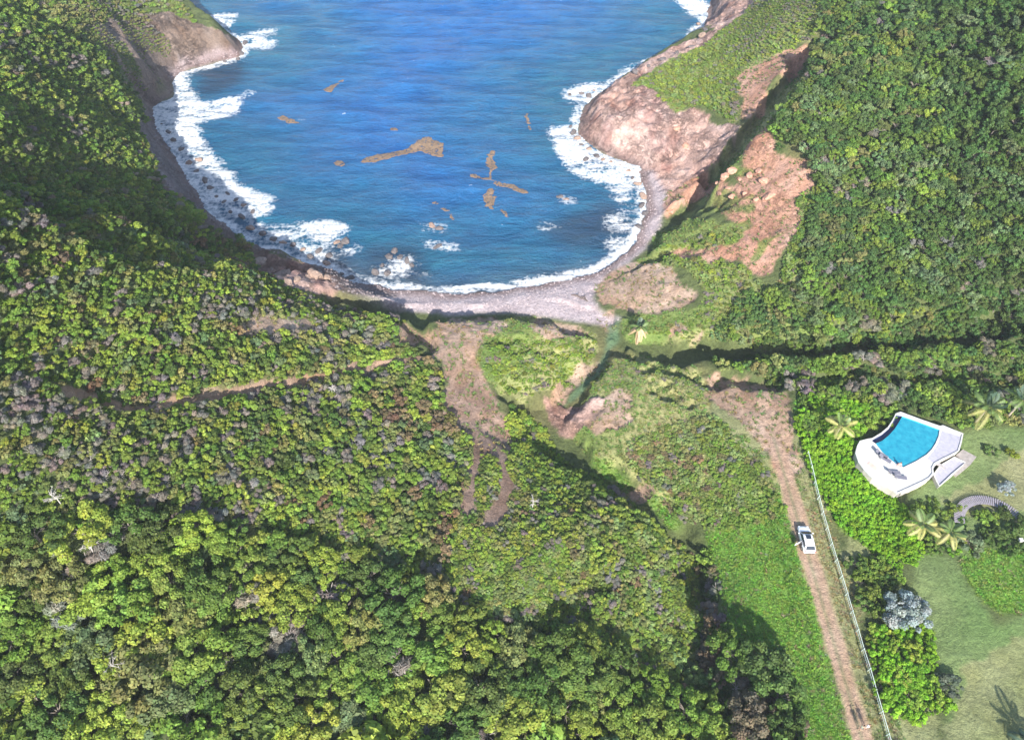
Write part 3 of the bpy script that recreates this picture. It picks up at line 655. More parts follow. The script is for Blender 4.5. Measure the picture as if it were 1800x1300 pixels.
# zone: outline, radius range, packing, palette weights, kind, place phrase
ZONES = [
 ('thicket', [(-120,930),(420,930),(640,985),(760,1060),(900,1120),(1040,1150),(1180,1210),(1250,1420),(-120,1420)], (.8,3.8), .53, dict(green=7,yellowgreen=6,dark=4,olive=2,yellow=.1,blue=1,grey=1.1), 'tree', 'in lower-left thicket', 1.05),
 ('scrub', [(-120,388),(120,385),(330,392),(420,410),(450,450),(500,505),(600,545),(680,560),(720,570),(690,600),(770,640),(770,700),(800,760),(790,850),(800,900),(780,980),(760,1050),(640,980),(420,930),(-120,930)], (.32,1.75), .50, dict(green=6,yellowgreen=4.5,dark=2.5,olive=3,grey=3.2,blue=.8,red=.25), 'shrub', 'on scrubby left hillside', .85),
 ('fern', [(800,760),(905,770),(930,850),(1000,865),(1120,895),(1190,955),(1225,1010),(1230,1200),(1170,1205),(1000,1140),(760,1050),(780,980),(800,900),(790,850)], (.25,1.15), .5, dict(green=6,yellowgreen=5,dark=2,olive=3,pale=2,grey=1.8,red=.4), 'shrub', 'on low slope below slip', .65),
 ('shade', [(-120,388),(330,388),(380,405),(300,330),(262,240),(250,180),(190,110),(130,60),(30,-10),(-120,-60)], (.55,1.8), .46, dict(green=6,yellowgreen=2,dark=5,olive=1,grey=1.2), 'shrub', 'on shaded slope above left shore', .95),
 ('cape', [(140,50),(190,40),(230,20),(330,20),(345,45),(300,80),(260,110),(285,150),(240,150),(190,110)], (.3,.9), .7, dict(green=3,olive=4,grey=2), 'shrub', 'creeping down far left point', .8),
 ('cape2', [(-20,-60),(30,-10),(130,55),(230,110),(180,60),(250,10),(330,20),(270,-60)], (.45,1.2), .5, dict(green=4,olive=4,pale=2,grey=2), 'shrub', 'on far left headland', .9),
 ('forestfar', [(1640,-60),(1900,-60),(1900,595),(1700,585),(1640,560),(1600,440),(1700,300),(1660,100)], (.8,2.5), .47, dict(forest=5,green=1,dark=7,blue=1,grey=.3), 'forest', 'on far right hillside', 1.1),  # shade on this far slope is put into the darker leaf palette
 ('forest', [(1455,-60),(1700,-60),(1740,300),(1700,590),(1600,606),(1440,614),(1300,610),(1250,585),(1330,520),(1400,500),(1420,400),(1440,330),(1400,260),(1350,235),(1440,95)], (.55,2.3), .47, dict(forest=6,green=4,dark=3,olive=1,blue=1.5,grey=.6,yellowgreen=.6), 'forest', 'on wooded right hillside', 1.05),
 ('slope', [(1150,440),(1310,400),(1400,460),(1330,500),(1440,600),(1300,600),(1130,590),(1240,540),(1190,470)], (.3,.9), .95, dict(green=5,pale=4,olive=2,yellowgreen=3,grey=1.5), 'shrub', 'on grass above the beach', .8),
 ('headland', [(1100,155),(1250,70),(1290,30),(1340,-60),(1470,-60),(1440,80),(1390,85),(1310,115),(1300,215),(1240,190),(1190,190)], (.25,.95), .68, dict(green=4,pale=5,yellowgreen=3,grey=1.2,olive=1.5), 'shrub', 'on right headland', .65),
 ('scaredge', [(1378,450),(1395,400),(1400,350),(1440,318),(1460,380),(1430,470),(1370,500)], (.3,1.0), .5, dict(forest=2,green=5,pale=2,grey=.6), 'shrub', 'beside the red scar', .75),
 ('gullyside', [(1340,235),(1430,110),(1450,120),(1380,260),(1310,280)], (.4,1.1), .7, dict(forest=4,green=3,grey=1), 'shrub', 'by diagonal ravine', .85),
 ('flat', [(1120,770),(1200,740),(1250,730),(1330,810),(1380,900),(1300,920),(1240,935),(1190,900),(1130,850),(1090,810)], (.25,.95), .62, dict(green=5,olive=4,red=1.2,grey=1.2,pale=4), 'shrub', 'between creek and track', .6),
 ('mound', [(1000,745),(1060,650),(1130,630),(1240,660),(1240,690),(1120,700),(1110,760)], (.2,.6), 1.7, dict(green=4,pale=4,grey=1), 'shrub', 'on mound by the creek', .7),
 ('knoll', [(850,650),(870,600),(960,600),(1045,600),(1040,630),(980,690),(900,700)], (.25,.8), .95, dict(green=5,yellowgreen=3,grey=.5), 'shrub', 'on knoll behind beach', .75),
 ('creek', [(900,715),(950,760),(970,800),(1050,845),(1170,940),(1120,900),(1000,865),(920,845),(880,790)], (.35,1.2), .5, dict(green=5,yellowgreen=4,dark=2,grey=.8), 'shrub', 'along the creek bed', .65),
 ('thorn', [(1195,960),(1255,1000),(1265,1090),(1250,1180),(1300,1200),(1290,1240),(1180,1240),(1180,1080)], (.5,1.9), .5, dict(brown=3,dark=4,red=1.2,grey=2,green=2), 'shrub', 'in dark thorny belt', 1.0),
 ('ravine', [(1240,634),(1500,634),(1640,614),(1900,598),(1900,730),(1720,750),(1590,715),(1500,700),(1400,690),(1330,665)], (.5,1.8), .5, dict(forest=4,green=4,dark=3,grey=2,olive=1), 'shrub', 'by ravine above pool', .9),
 ('hedge', [(1402,765),(1500,755),(1515,830),(1560,868),(1610,915),(1620,975),(1570,1010),(1490,930),(1445,860),(1425,790)], (.5,1.4), .42, dict(bright=1), 'shrub', 'in hedge between fence and pool', .9),
 ('hedge2', [(1400,690),(1500,700),(1580,720),(1500,770),(1400,765)], (.6,1.5), .48, dict(bright=3,green=3,dark=1), 'shrub', 'in greenery left of pool', .9),
 ('hedge3', [(1540,1110),(1635,1105),(1640,1190),(1660,1230),(1600,1262),(1545,1215)], (.6,1.6), .42, dict(bright=3,yellowgreen=1), 'shrub', 'in hedge beside lawn', 1.0),
 ('garden', [(1560,880),(1700,890),(1690,970),(1620,975),(1590,920)], (.6,1.3), .7, dict(green=3,dark=3,bright=1), 'shrub', 'below the pool terrace', .95),
 ('garden2', [(1720,905),(1790,905),(1785,975),(1730,960)], (.8,1.5), .7, dict(dark=4,green=1), 'shrub', 'inside the boardwalk curve', 1.0),
 ('darkgrove', [(1170,1200),(1250,1150),(1330,1140),(1390,1230),(1400,1420),(1240,1420)], (1.0,3.4), .5, dict(dark=5,green=2,brown=1), 'tree', 'in dark grove beside the meadow', 1.3),
 ('fenceside', [(1500,985),(1575,990),(1550,1085),(1512,1070)], (.8,1.9), .5, dict(green=3,dark=2,yellowgreen=1), 'shrub', 'between fence and silver bush', 1.0),
]
POOL_KEEP = [(1495,790),(1510,765),(1560,745),(1582,715),(1700,755),(1715,805),(1650,865),(1570,885),(1500,830)]
keep_out = [gpoly(POOL_KEEP), gpoly([(1560,1020),(1640,1020),(1640,1095),(1560,1100)])]
bare = np.clip(M['dirt'] * smooth(.2, .6, M['dirt']) + M['pink'] + M['pebble'] + M['rock'] + M['road'] * 1.5 + M['path'] * 1.4, 0, 1)
pts = []                                             # x, y, r, colour, zone
cells = {}
def place(zone):
    name, poly, (r0, r1), pack, pal, kind, phrase, hs = zone
    w = gpoly(poly, 20)
    x0, x1 = min(p[0] for p in w), max(p[0] for p in w); y0, y1 = min(p[1] for p in w), max(p[1] for p in w)
    area = 0.5 * abs(sum(w[i][0] * w[(i + 1) % len(w)][1] - w[(i + 1) % len(w)][0] * w[i][1] for i in range(len(w))))
    ntry = int((x1 - x0) * (y1 - y0) / ((r0 * .55 + r1 * .2) ** 2) * (3.4 if name.startswith('forest') else 2.3))
    rs = np.random.RandomState(abs(hash(name)) % 1 + len(name) * 77 + len(poly))
    X = rs.uniform(x0, x1, ntry); Y = rs.uniform(y0, y1, ntry)
    wx = X + 2.5 * fbm(X, Y, 6, 3, 31); wy = Y + 2.5 * fbm(X, Y, 6, 3, 33)
    ok = inside(wx, wy, w) & ((sample(M['grass'], X, Y) > rs.uniform(.3, .95, ntry)) | (name not in ('headland', 'slope', 'knoll', 'mound'))) & (sample(SDN, X, Y) > 2.0) & ((sample(bare, X, Y) < rs.uniform(.12, .5, ntry)) | ((name == 'cape') & (fbm(X, Y, 8, 3, 55) > .0)))
    X, Y = X[ok], Y[ok]
    big = np.clip(.5 + 1.5 * fbm(X, Y, 13, 2, 401), 0, 1)
    u = rs.uniform(0, 1, len(X)) ** 1.6
    rr = r0 + (r1 - r0) * u * (.35 + .65 * big)
    order = np.argsort(-rr); X, Y, rr = X[order], Y[order], rr[order]
    HZ = height(X, Y)
    names = list(pal); wts = np.array([pal[k] for k in names], float); wts /= wts.sum()
    patch = fbm(X, Y, 9, 3, 501 + len(name)) + .5
    cum = np.cumsum(wts)
    n_hash = np.clip(.5 + (patch - .5) * 2.2 + rs.uniform(-.33, .33, len(X)), 0, .999)
    shuf = np.argsort(rs.uniform(size=len(names))); cumS = np.cumsum(wts[shuf])
    for k in range(len(X)):
        x, y, r, z = float(X[k]), float(Y[k]), float(rr[k]), float(HZ[k])
        ci, cj = int(x // 3), int(y // 3); bad = False
        for a in range(ci - 1, ci + 2):
            for b in range(cj - 1, cj + 2):
                for (qx, qy, qr, qz) in cells.get((a, b), ()):
                    if (x - qx) ** 2 + (y - qy) ** 2 + 1.3 * (z - qz) ** 2 < (pack * (r + qr)) ** 2: bad = True; break
                if bad: break
            if bad: break
        if bad: continue
        if any(inside(np.array([x]), np.array([y]), kp)[0] for kp in keep_out): continue
        if abs(x - ROADX) < 2.2 + r and y < 62 and name != 'flat': 
            if x < ROADX + 5: continue
        cells.setdefault((ci, cj), []).append((x, y, r, z))
        # 60% by patch, 40% at random
        v = n_hash[k] if rs.uniform() < .5 else rs.uniform(0, .999)
        cname = names[shuf[int(np.searchsorted(cumS, v))]] if v < cumS[-1] else names[shuf[-1]]
        pts.append([x, y, r, cname, zone])
for z in ZONES: place(z)
PX = np.array([p[0] for p in pts]); PY = np.array([p[1] for p in pts]); PR = np.array([p[2] for p in pts])
PZ = height(PX, PY)
qx, qy, qd = project(PX, PY, PZ + PR * .6)
apparent = PR / qd * FPX
gx_, gy_, gz_ = ground(qx, qy)
gdep = gy_ * cp - (gz_ - CH) * sp_
visible = (gdep > qd - 3.0 - PR) & (qx > 4) & (qx < 1796) & (qy > 4) & (qy < 1296)
print('plants', len(pts), 'visible', int(visible.sum()))
KINDS = {'tree': ('broadleaf_tree', 'tree', 'broadleaf trees of the lower-left thicket'), 'forest': ('hillside_tree', 'tree', 'trees of the wooded right hillside'),
         'shrub': ('shrub', 'shrub', 'leafy shrubs around the cove'), 'dry': ('leafless_shrub', 'shrub', 'grey leafless shrubs around the cove')}
def jitter(c, rs_, k=.14):
    a = rs_.uniform(-k, k); return tuple(max(.005, v * (1 + a + rs_.uniform(-k * .5, k * .5))) for v in c)
crs = random.Random(3)
def soften(c, zn):
    w_ = zn[4]; tot = sum(v for k, v in w_.items() if k != 'grey') or 1
    m = [sum(PAL[k][i] * v for k, v in w_.items() if k != 'grey') / tot for i in range(3)]
    return tuple(a * .85 + b * .15 for a, b in zip(c, m))
tints = [jitter(PAL[p[3]] if p[3] == 'grey' else soften(PAL[p[3]], p[4]), crs, .2) for p in pts]
kinds = np.array(['dry' if p[3] in ('grey',) else p[4][5] for p in pts])
solo = np.zeros(len(pts), bool)
used_labels = set()
ONES = 'zero one two three four five six seven eight nine ten eleven twelve thirteen fourteen fifteen sixteen seventeen eighteen nineteen'.split()
TENS = '. . twenty thirty forty fifty sixty seventy eighty ninety'.split()
def say(n):
    n = int(round(n)); return ONES[n] if n < 20 else TENS[min(n, 99) // 10] + ('-' + ONES[n % 10] if n % 10 else '')
def place_label(head, px, py):
    l = f'{head}, {say(px / 18)} percent across and {say(py / 13)} down'
    if l in used_labels: return None
    used_labels.add(l); return l
for kd, lim in (('tree', 290), ('forest', 290), ('shrub', 290), ('dry', 240)):
    idx = np.where((kinds == kd) & visible)[0]
    idx = idx[np.argsort(-apparent[idx])][:int(lim * 1.6)]; count = 0
    nm, cat, grp = KINDS[kd]
    for i in idx:
        if count >= lim: break
        x, y, r, cn, zn = pts[i]; hs = zn[7]
        z = float(PZ[i])
        if kd == 'dry': cm = DRY[i % 4]; tm = DTRK[i % 2]
        else:
            cm = BIG[i % 7] if apparent[i] > 26 else MID[i % 6] if apparent[i] > 12 else SML[i % 6]; tm = TRK[i % 4]
        adj = 'large' if apparent[i] > 42 else 'small' if apparent[i] < 14 else 'medium'
        lab = place_label(f'{adj} {SAY[cn]} {cat} {zn[6]}', qx[i], qy[i])
        if lab is None: continue
        solo[i] = True; count += 1
        lift = r * (.35 if kd in ('tree', 'forest') else .05)
        e = empty(nm, (x, y, z - .1), crs.uniform(0, 6.28), label=lab, cat=cat, group=grp)
        sc = (r * crs.uniform(.85, 1.25), r * crs.uniform(.85, 1.25), r * hs * crs.uniform(.85, 1.25))
        c = link('crown', cm, e, (0, 0, lift), None, sc); c['tint'] = list(tints[i])
        link('trunk' if kd in ('tree', 'forest') else 'stems', tm, e, (0, 0, lift * .6), None, sc)
print('solo plants', int(solo.sum()))

def scatter_stuff(name, label, cat, group_pts, protos, kindname=None):
    """one object: crowns stood on points by a node group"""
    me = bpy.data.meshes.new(name)
    n = len(group_pts); me.vertices.add(n)
    me.vertices.foreach_set('co', np.array([g[0] for g in group_pts], np.float32).ravel())
    for an, ty, key, arr in (('tint', 'FLOAT_COLOR', 'color', np.array([g[1] + (1,) for g in group_pts], np.float32)),
                             ('size', 'FLOAT_VECTOR', 'vector', np.array([g[2] for g in group_pts], np.float32)),
                             ('turn', 'FLOAT_VECTOR', 'vector', np.array([(0, 0, g[3]) for g in group_pts], np.float32))):
        a = me.attributes.new(an, ty, 'POINT'); a.data.foreach_set(key, arr.ravel())
    a = me.attributes.new('pick', 'INT', 'POINT'); a.data.foreach_set('value', np.array([g[4] for g in group_pts], np.int32))
    o = link(name, me)
    ng = bpy.data.node_groups.new(name, 'GeometryNodeTree')
    ng.interface.new_socket('Geometry', in_out='INPUT', socket_type='NodeSocketGeometry'); ng.interface.new_socket('Geometry', in_out='OUTPUT', socket_type='NodeSocketGeometry')
    gi = ng.nodes.new('NodeGroupInput'); go = ng.nodes.new('NodeGroupOutput'); iop = ng.nodes.new('GeometryNodeInstanceOnPoints'); jn = ng.nodes.new('GeometryNodeJoinGeometry')
    for pm in reversed(protos):
        po = bpy.data.objects.new('foliage_source', pm)
        oi = ng.nodes.new('GeometryNodeObjectInfo'); oi.inputs[0].default_value = po
        g2 = ng.nodes.new('GeometryNodeGeometryToInstance'); ng.links.new(oi.outputs['Geometry'], g2.inputs[0]); ng.links.new(g2.outputs[0], jn.inputs[0])
    def na(nm_, ty):
        q = ng.nodes.new('GeometryNodeInputNamedAttribute'); q.data_type = ty; q.inputs[0].default_value = nm_; return q.outputs[0]
    ng.links.new(gi.outputs[0], iop.inputs['Points']); ng.links.new(jn.outputs[0], iop.inputs['Instance'])
    iop.inputs['Pick Instance'].default_value = True
    ng.links.new(na('pick', 'INT'), iop.inputs['Instance Index']); ng.links.new(na('turn', 'FLOAT_VECTOR'), iop.inputs['Rotation']); ng.links.new(na('size', 'FLOAT_VECTOR'), iop.inputs['Scale'])
    ng.links.new(iop.outputs[0], go.inputs[0])
    mod = o.modifiers.new('scatter', 'NODES'); mod.node_group = ng
    return tag(o, label, cat, kind='stuff')
REST = {}
rs2 = random.Random(11)
for i in range(len(pts)):
    if solo[i]: continue
    x, y, r, cn, zn = pts[i]; kd = kinds[i]
    key = {'tree': 'thicket', 'forest': 'forest', 'shrub': 'scrub', 'dry': 'dry'}[kd]
    lift = r * (.22 if kd in ('tree', 'forest') else .03)
    npro = 4 if kd == 'dry' else 6
    REST.setdefault(key, []).append(((x, y, float(PZ[i]) - .1 + lift), tints[i], (r * rs2.uniform(.85, 1.3), r * rs2.uniform(.85, 1.3), r * zn[7] * rs2.uniform(.85, 1.25)), rs2.uniform(0, 6.28), rs2.randrange(npro)))
for key, nm, lab, cat, pr in (('thicket', 'undergrowth', 'small green undergrowth between the trees of the lower-left thicket', 'undergrowth', SML),
                              ('forest', 'forest_canopy', 'dense deep green canopy covering the right hillside', 'forest', MID),
                              ('scrub', 'scrub', 'mass of low green scrub covering the slopes around the cove', 'scrub', SML),
                              ('dry', 'dry_scrub', 'grey leafless bushes scattered through the green scrub', 'dry scrub', DRY)):
    if REST.get(key): scatter_stuff(nm, lab, cat, REST[key], pr)

# ------------------------------------------------------------------ grass tufts and weeds as stuff
def tuft_mesh(name, seed, n=26):
    r = np.random.RandomState(seed); V = []; var = []
    for k in range(n):
        a = r.uniform(0, 2 * math.pi); q = r.uniform(0, .8); c = np.array([q * math.cos(a), q * math.sin(a), 0])
        d = np.array([math.cos(a) * .5 + r.normal() * .3, math.sin(a) * .5 + r.normal() * .3, r.uniform(.35, .9)]); s = np.array([-math.sin(a), math.cos(a), 0]) * r.uniform(.12, .26)
        V += [c - s, c + s, c + s * .6 + d * .7, c - s * .3 + d]; var += [r.uniform(.7, 1.3) * np.array([r.uniform(.85, 1.2), 1, 1])] * 4
    me = np_mesh(name, np.array(V), np.arange(4 * n).reshape(-1, 4), ML); fattr(me, 'var', np.array(var)); return me
TUFT = [tuft_mesh('tuft', 90 + k) for k in range(4)]
def scatter_grass(name, label, cat, m, spacing, size, cols, seed, thr=.5, free=False):
    r = np.random.RandomState(seed)
    fine = (GX > XS[0]) & (m > .3)
    xs_, ys_ = GX[m > .3], GY[m > .3]
    if len(xs_) == 0: return
    n = int(len(xs_) * .42 * .42 / spacing ** 2)
    k = r.randint(0, len(xs_), n); X = xs_[k] + r.uniform(-.3, .3, n); Y = ys_[k] + r.uniform(-.3, .3, n)
    px_, py_, _ = project(X, Y, height(X, Y))
    ok = (px_ > -150) & (px_ < 1950) & (py_ > -80) & (py_ < 1450) & ((sample(bare, X, Y) < .35) | free) & (sample(SDN, X, Y) > 2)
    X, Y = X[ok], Y[ok]; H = height(X, Y); nz = fbm(X, Y, 6, 3, seed)
    g = []
    for i in range(len(X)):
        c = cols[0] if nz[i] + r.uniform(-.1, .1) < .0 else cols[1]
        if r.uniform() < .05: c = (.26, .22, .14)
        c = tuple(max(.01, v * r.uniform(.8, 1.25)) for v in c); s = size * r.uniform(.6, 1.5)
        g.append(((X[i], Y[i], H[i] - .03), c, (s, s, s * .8), r.uniform(0, 6.28), r.randint(0, 4)))
    scatter_stuff(name, label, cat, g, TUFT)
scatter_grass('meadow_weeds', 'bright green leafy weeds carpeting the strip left of the dirt track', 'weeds', M['bright'], .30, .24, ((.165, .31, .05), (.20, .345, .055)), 801)
scatter_grass('grass', 'rough pale green grass on the slopes around the beach', 'grass', M['grass'] * (1 - M['bright']), .50, .26, ((.16, .24, .06), (.22, .27, .08)), 802)
scatter_grass('sparse_tufts', 'scattered dry tufts and seedlings on the bare soil', 'tufts', np.clip(M['dirt'] + M['pink'], 0, 1) * (1 - M['road']) * smooth(3, 5, SDN), .85, .26, ((.16, .22, .07), (.26, .23, .11)), 804, free=True)
scatter_grass('verge_grass', 'dry and green tufts on the verge between the track and the fence', 'grass', M['dry'] * smooth(39, 41, GX) * smooth(47, 45.5, GX), .34, .2, ((.17, .22, .07), (.30, .26, .13)), 803)

# ------------------------------------------------------------------ weed mats, boulders, driftwood
def sea_h(x, y):
    i = np.clip(np.searchsorted(SXS, x) - 1, 0, len(SXS) - 2); j = np.clip(np.searchsorted(SYS, y) - 1, 0, len(SYS) - 2)
    fx = (x - SXS[i]) / (SXS[i + 1] - SXS[i]); fy = (y - SYS[j]) / (SYS[j + 1] - SYS[j])
    return (SZ[j, i] * (1 - fx) + SZ[j, i + 1] * fx) * (1 - fy) + (SZ[j + 1, i] * (1 - fx) + SZ[j + 1, i + 1] * fx) * fy
MWEED = simple('floating_weed', (.20, .135, .085), .8, .4, 1.6, bumpd=.05)
MATS = [
 ([(632,284),(640,276),(680,268),(715,258),(735,246),(752,238),(764,246),(779,250),(781,276),(768,276),(735,264),(700,272),(672,284),(645,287)], 'large fan-shaped brown seaweed raft floating in the middle of the bay'),
 ([(585,287),(596,279),(608,284),(606,293),(590,294)], 'small brown seaweed patch left of the fan-shaped raft'),
 ([(856,272),(864,264),(873,268),(868,280),(874,294),(866,302),(868,316),(884,320),(908,326),(934,340),(926,344),(892,330),(868,325),(866,316),(845,314),(820,308),(823,305),(850,309),(860,311),(860,296),(855,285)], 'branching cross-shaped brown seaweed raft right of the bay centre'),
 ([(866,333),(873,350),(868,370),(862,365),(850,362),(849,342),(858,334)], 'ragged brown seaweed clump just below the branching raft'),
 ([(877,363),(886,368),(900,385),(890,382),(878,372)], 'thin brown seaweed streak at the foot of the branching raft'),
 ([(921,201),(927,198),(934,228),(930,234),(925,218)], 'narrow upright seaweed strand near the right headland'),
 ([(568,160),(578,150),(600,140),(606,139),(592,149),(582,163)], 'faint seaweed streak towards the upper left of the bay'),
 ([(755,352),(764,350),(790,372),(802,388),(796,388),(775,364)], 'broken seaweed streak below the fan-shaped raft'),
 ([(683,224),(698,222),(700,230),(686,231)], 'tiny seaweed tuft above the fan-shaped raft'),
 ([(480,206),(500,204),(530,216),(505,216)], 'faint brown seaweed patch near the left surf')]
for pp, lab in MATS:
    x, y = at([p[0] for p in pp], [p[1] for p in pp], 0.0); w = list(zip(map(float, x), map(float, y)))
    st = .13; gx = np.arange(min(x) - 1.5, max(x) + 1.5, st); gy = np.arange(min(y) - 1.5, max(y) + 1.5, st)
    A, B = np.meshgrid(gx, gy); ca = A + .9 * fbm(A, B, 2.2, 4, 601); cb = B + 1.3 * fbm(A, B, 2.2, 4, 603)
    mb_ = inside(ca, cb, w).astype(float)
    mb_ = blur(mb_, 26); m = mb_ + 1.1 * fbm(A * .7, B * 1.5, 1.1, 4, 605) > .52
    H = sea_h(A, B) + .05 + .04 * fbm(A, B, .6, 2, 606)
    f = grid_faces(len(gx), len(gy)); f = f[m.ravel()[f].all(1)]
    if len(f) == 0: continue
    ids = np.unique(f); rm = np.zeros(A.size, int); rm[ids] = np.arange(len(ids))
    me = np_mesh('seaweed_mat', np.c_[A.ravel(), B.ravel(), H.ravel()][ids], rm[f], MWEED, smooth_=True)
    o = tag(link('seaweed_mat', me), lab, 'seaweed', 'brown seaweed rafts floating in the bay')
    md = o.modifiers.new('thickness', 'SOLIDIFY'); md.thickness = .07
MROCK = [simple('dark_rock', (.115, .10, .10), .75, .35, 2.5, bumpd=.15), simple('brown_rock', (.27, .19, .15), .85, .3, 2.5, bumpd=.15), simple('red_rock', (.44, .24, .17), .9, .25, 2, bumpd=.15)]
_t = MWEED.node_tree; _b = _t.nodes['Principled BSDF']
_t.links.new(mrange(_t, noise(_t, 1.0, 6, .75), .36, .47, .0, .95), _b.inputs['Alpha'])
def rock_mesh(name, seed, mat):
    bm = bmesh.new(); bmesh.ops.create_icosphere(bm, subdivisions=4, radius=1); q = random.Random(seed)
    pl = [(Vector((q.gauss(0, 1), q.gauss(0, 1), q.gauss(0, 1))).normalized(), q.uniform(.55, .85)) for _ in range(9)]
    for v in bm.verts:
        for n, d in pl:
            e = v.co.dot(n)
            if e > d: v.co -= n * (e - d) * .85
        v.co += v.co.normalized() * (mnoise.fractal(v.co * 1.7 + Vector((seed, 0, 0)), 1, 2, 4) * .16 + q.uniform(-.012, .012))
    me = bpy.data.meshes.new(name); bm.to_mesh(me); bm.free(); me.materials.append(mat); return me
RM = [[rock_mesh('boulder', 7 * a + b, MROCK[a]) for b in range(4)] for a in range(3)]
brs = random.Random(21)
def boulder(px, py, r, kind, phrase, group):
    x, y, z = (float(v[0]) for v in ground(px, py))
    lab = place_label(f'{["dark wet", "brown", "reddish"][kind]} boulder {phrase}', px, py)
    if lab is None: return
    o = link('boulder', RM[kind][brs.randrange(4)], None, (x, y, z - r * .05), (brs.uniform(-.3, .3), brs.uniform(-.3, .3), brs.uniform(0, 6.3)), (r * brs.uniform(.8, 1.4), r * brs.uniform(.7, 1.1), r * brs.uniform(.45, .75)))
    tag(o, lab, 'boulder', group)
SURF = [(1002,166),(1012,170),(1022,164),(1035,168),(1044,160),(1008,232),(1015,243),(1022,255),(1036,262),(1048,274),(1060,281),(1074,285),(1090,291),(1104,300),(1030,280),(1020,290),(1112,312),(1122,322),(1003,222),
 (592,425),(598,432),(606,424),(578,448),(574,462),(600,482),(615,488),(660,478),(672,466),(684,452),(694,442),(704,452),(716,458),(724,466),(680,480),(660,462),(984,346),(995,350),(760,396),(772,402),(770,433),
 (560,440),(545,450),(532,438),(515,430),(498,426),(480,420),(462,410),(440,400),(425,380),(445,372),(405,372),(395,355),(380,345),(370,330),(360,318),(345,300),(332,285),(318,262),(305,246),(296,232),(284,218),(400,340),(415,352),(430,360),(350,280),
 (430,75),(425,95),(418,104),(395,108),(1228,42),(1240,52),(1236,62),(1215,82),(1190,92),(1165,104),(1140,116),(1118,126),(1132,345),(1128,360),(1134,375),(1124,400)]
for px, py in SURF: boulder(px, py, brs.uniform(.5, 1.15) * (1.3 if py < 130 else 1), 0 if brs.random() < .75 else 1, 'in the surf', 'boulders washed by the surf')
for px, py in [(1262,322),(1275,310),(1288,300),(1300,315),(1280,330),(1265,340),(1318,308),(1335,300),(1310,340),(1352,345),(1330,350),(1290,345),(1345,318),(1180,372),(1205,255),(1190,225)]:
    boulder(px, py, brs.uniform(.5, 1.2), 2, 'on the red slip', 'reddish boulders on the slipped soil')
for px, py in [(455,462),(478,474),(498,482),(520,490),(540,488),(556,482),(575,488),(470,486),(505,500),(580,500)]:
    boulder(px, py, brs.uniform(.9, 1.9), 1, 'of the left cliff outcrop', 'brown rocks of the outcrop at the cliff edge')
MLOG = simple('dark_driftwood', (.14, .11, .10), .9, .3, 4)
def g1(px, py): x, y, z = ground(px, py); return Vector((float(x[0]), float(y[0]), float(z[0])))
for (a, b, lab) in (((1004,518),(1030,527),'dark driftwood log on the pale pebble beach'), ((1022,521),(1034,530),'short forked driftwood piece at the end of the beach log')):
    A, B = g1(*a), g1(*b); L = (B - A); mb = MB()
    mb.tube([A, A + L * .4 + Vector((0, .3, .15)), A + L * .75 + Vector((0, -.2, .1)), B], [.13, .2, .16, .08], 7)
    mb.tube([A + L * .4 + Vector((0, .3, .15)), A + L * .5 + Vector((.3, 1.1, .35))], [.1, .03], 5)
    tag(mb.build('driftwood_log', MLOG), lab, 'driftwood')
def snag(px, py, h, lab, seed):
    q = random.Random(seed); b = g1(px, py); mb = MB(); e = empty('dead_tree', b, 0, label=lab, cat='dead tree', group='bleached dead trees in the scrub')
    top = Vector((q.uniform(-.3, .3), q.uniform(-.3, .3), h)); mb.tube([(0, 0, -.2), top * .5 + Vector((.1, .1, 0)), top], [.08, .06, .025], 6); mb.build('trunk', MDEAD, e)
    mb = MB()
    for k in range(16):
        s0 = top * q.uniform(.45, .95); a = q.uniform(0, 6.28); l = q.uniform(.4, 1.0) * h * .42; d = Vector((math.cos(a), math.sin(a), q.uniform(.1, .7))) * l
        m_ = s0 + d * .5 + Vector((0, 0, .15)); e_ = s0 + d; mb.tube([s0, m_, e_], [.034, .022, .01], 4)
        for j in range(3):
            f_ = s0 + d * q.uniform(.4, .9); mb.tube([f_, f_ + Vector((q.uniform(-.5, .5), q.uniform(-.5, .5), q.uniform(0, .4))) * l * .5], [.022, .008], 3)
    mb.build('branches', MDEAD, e)
for a in ((110,890,2.6,'white dead tree leaning in the scrub at the left edge',1), (165,975,2.8,'white forked dead tree above the lower-left thicket',2), (590,695,2.4,'pale dead tree just below the footpath end',3),
          (225,1185,4.2,'large grey bare tree among the lower-left crowns',4), (935,893,2.2,'pale fallen dead tree below the twin dirt gullies',6)): snag(*a)

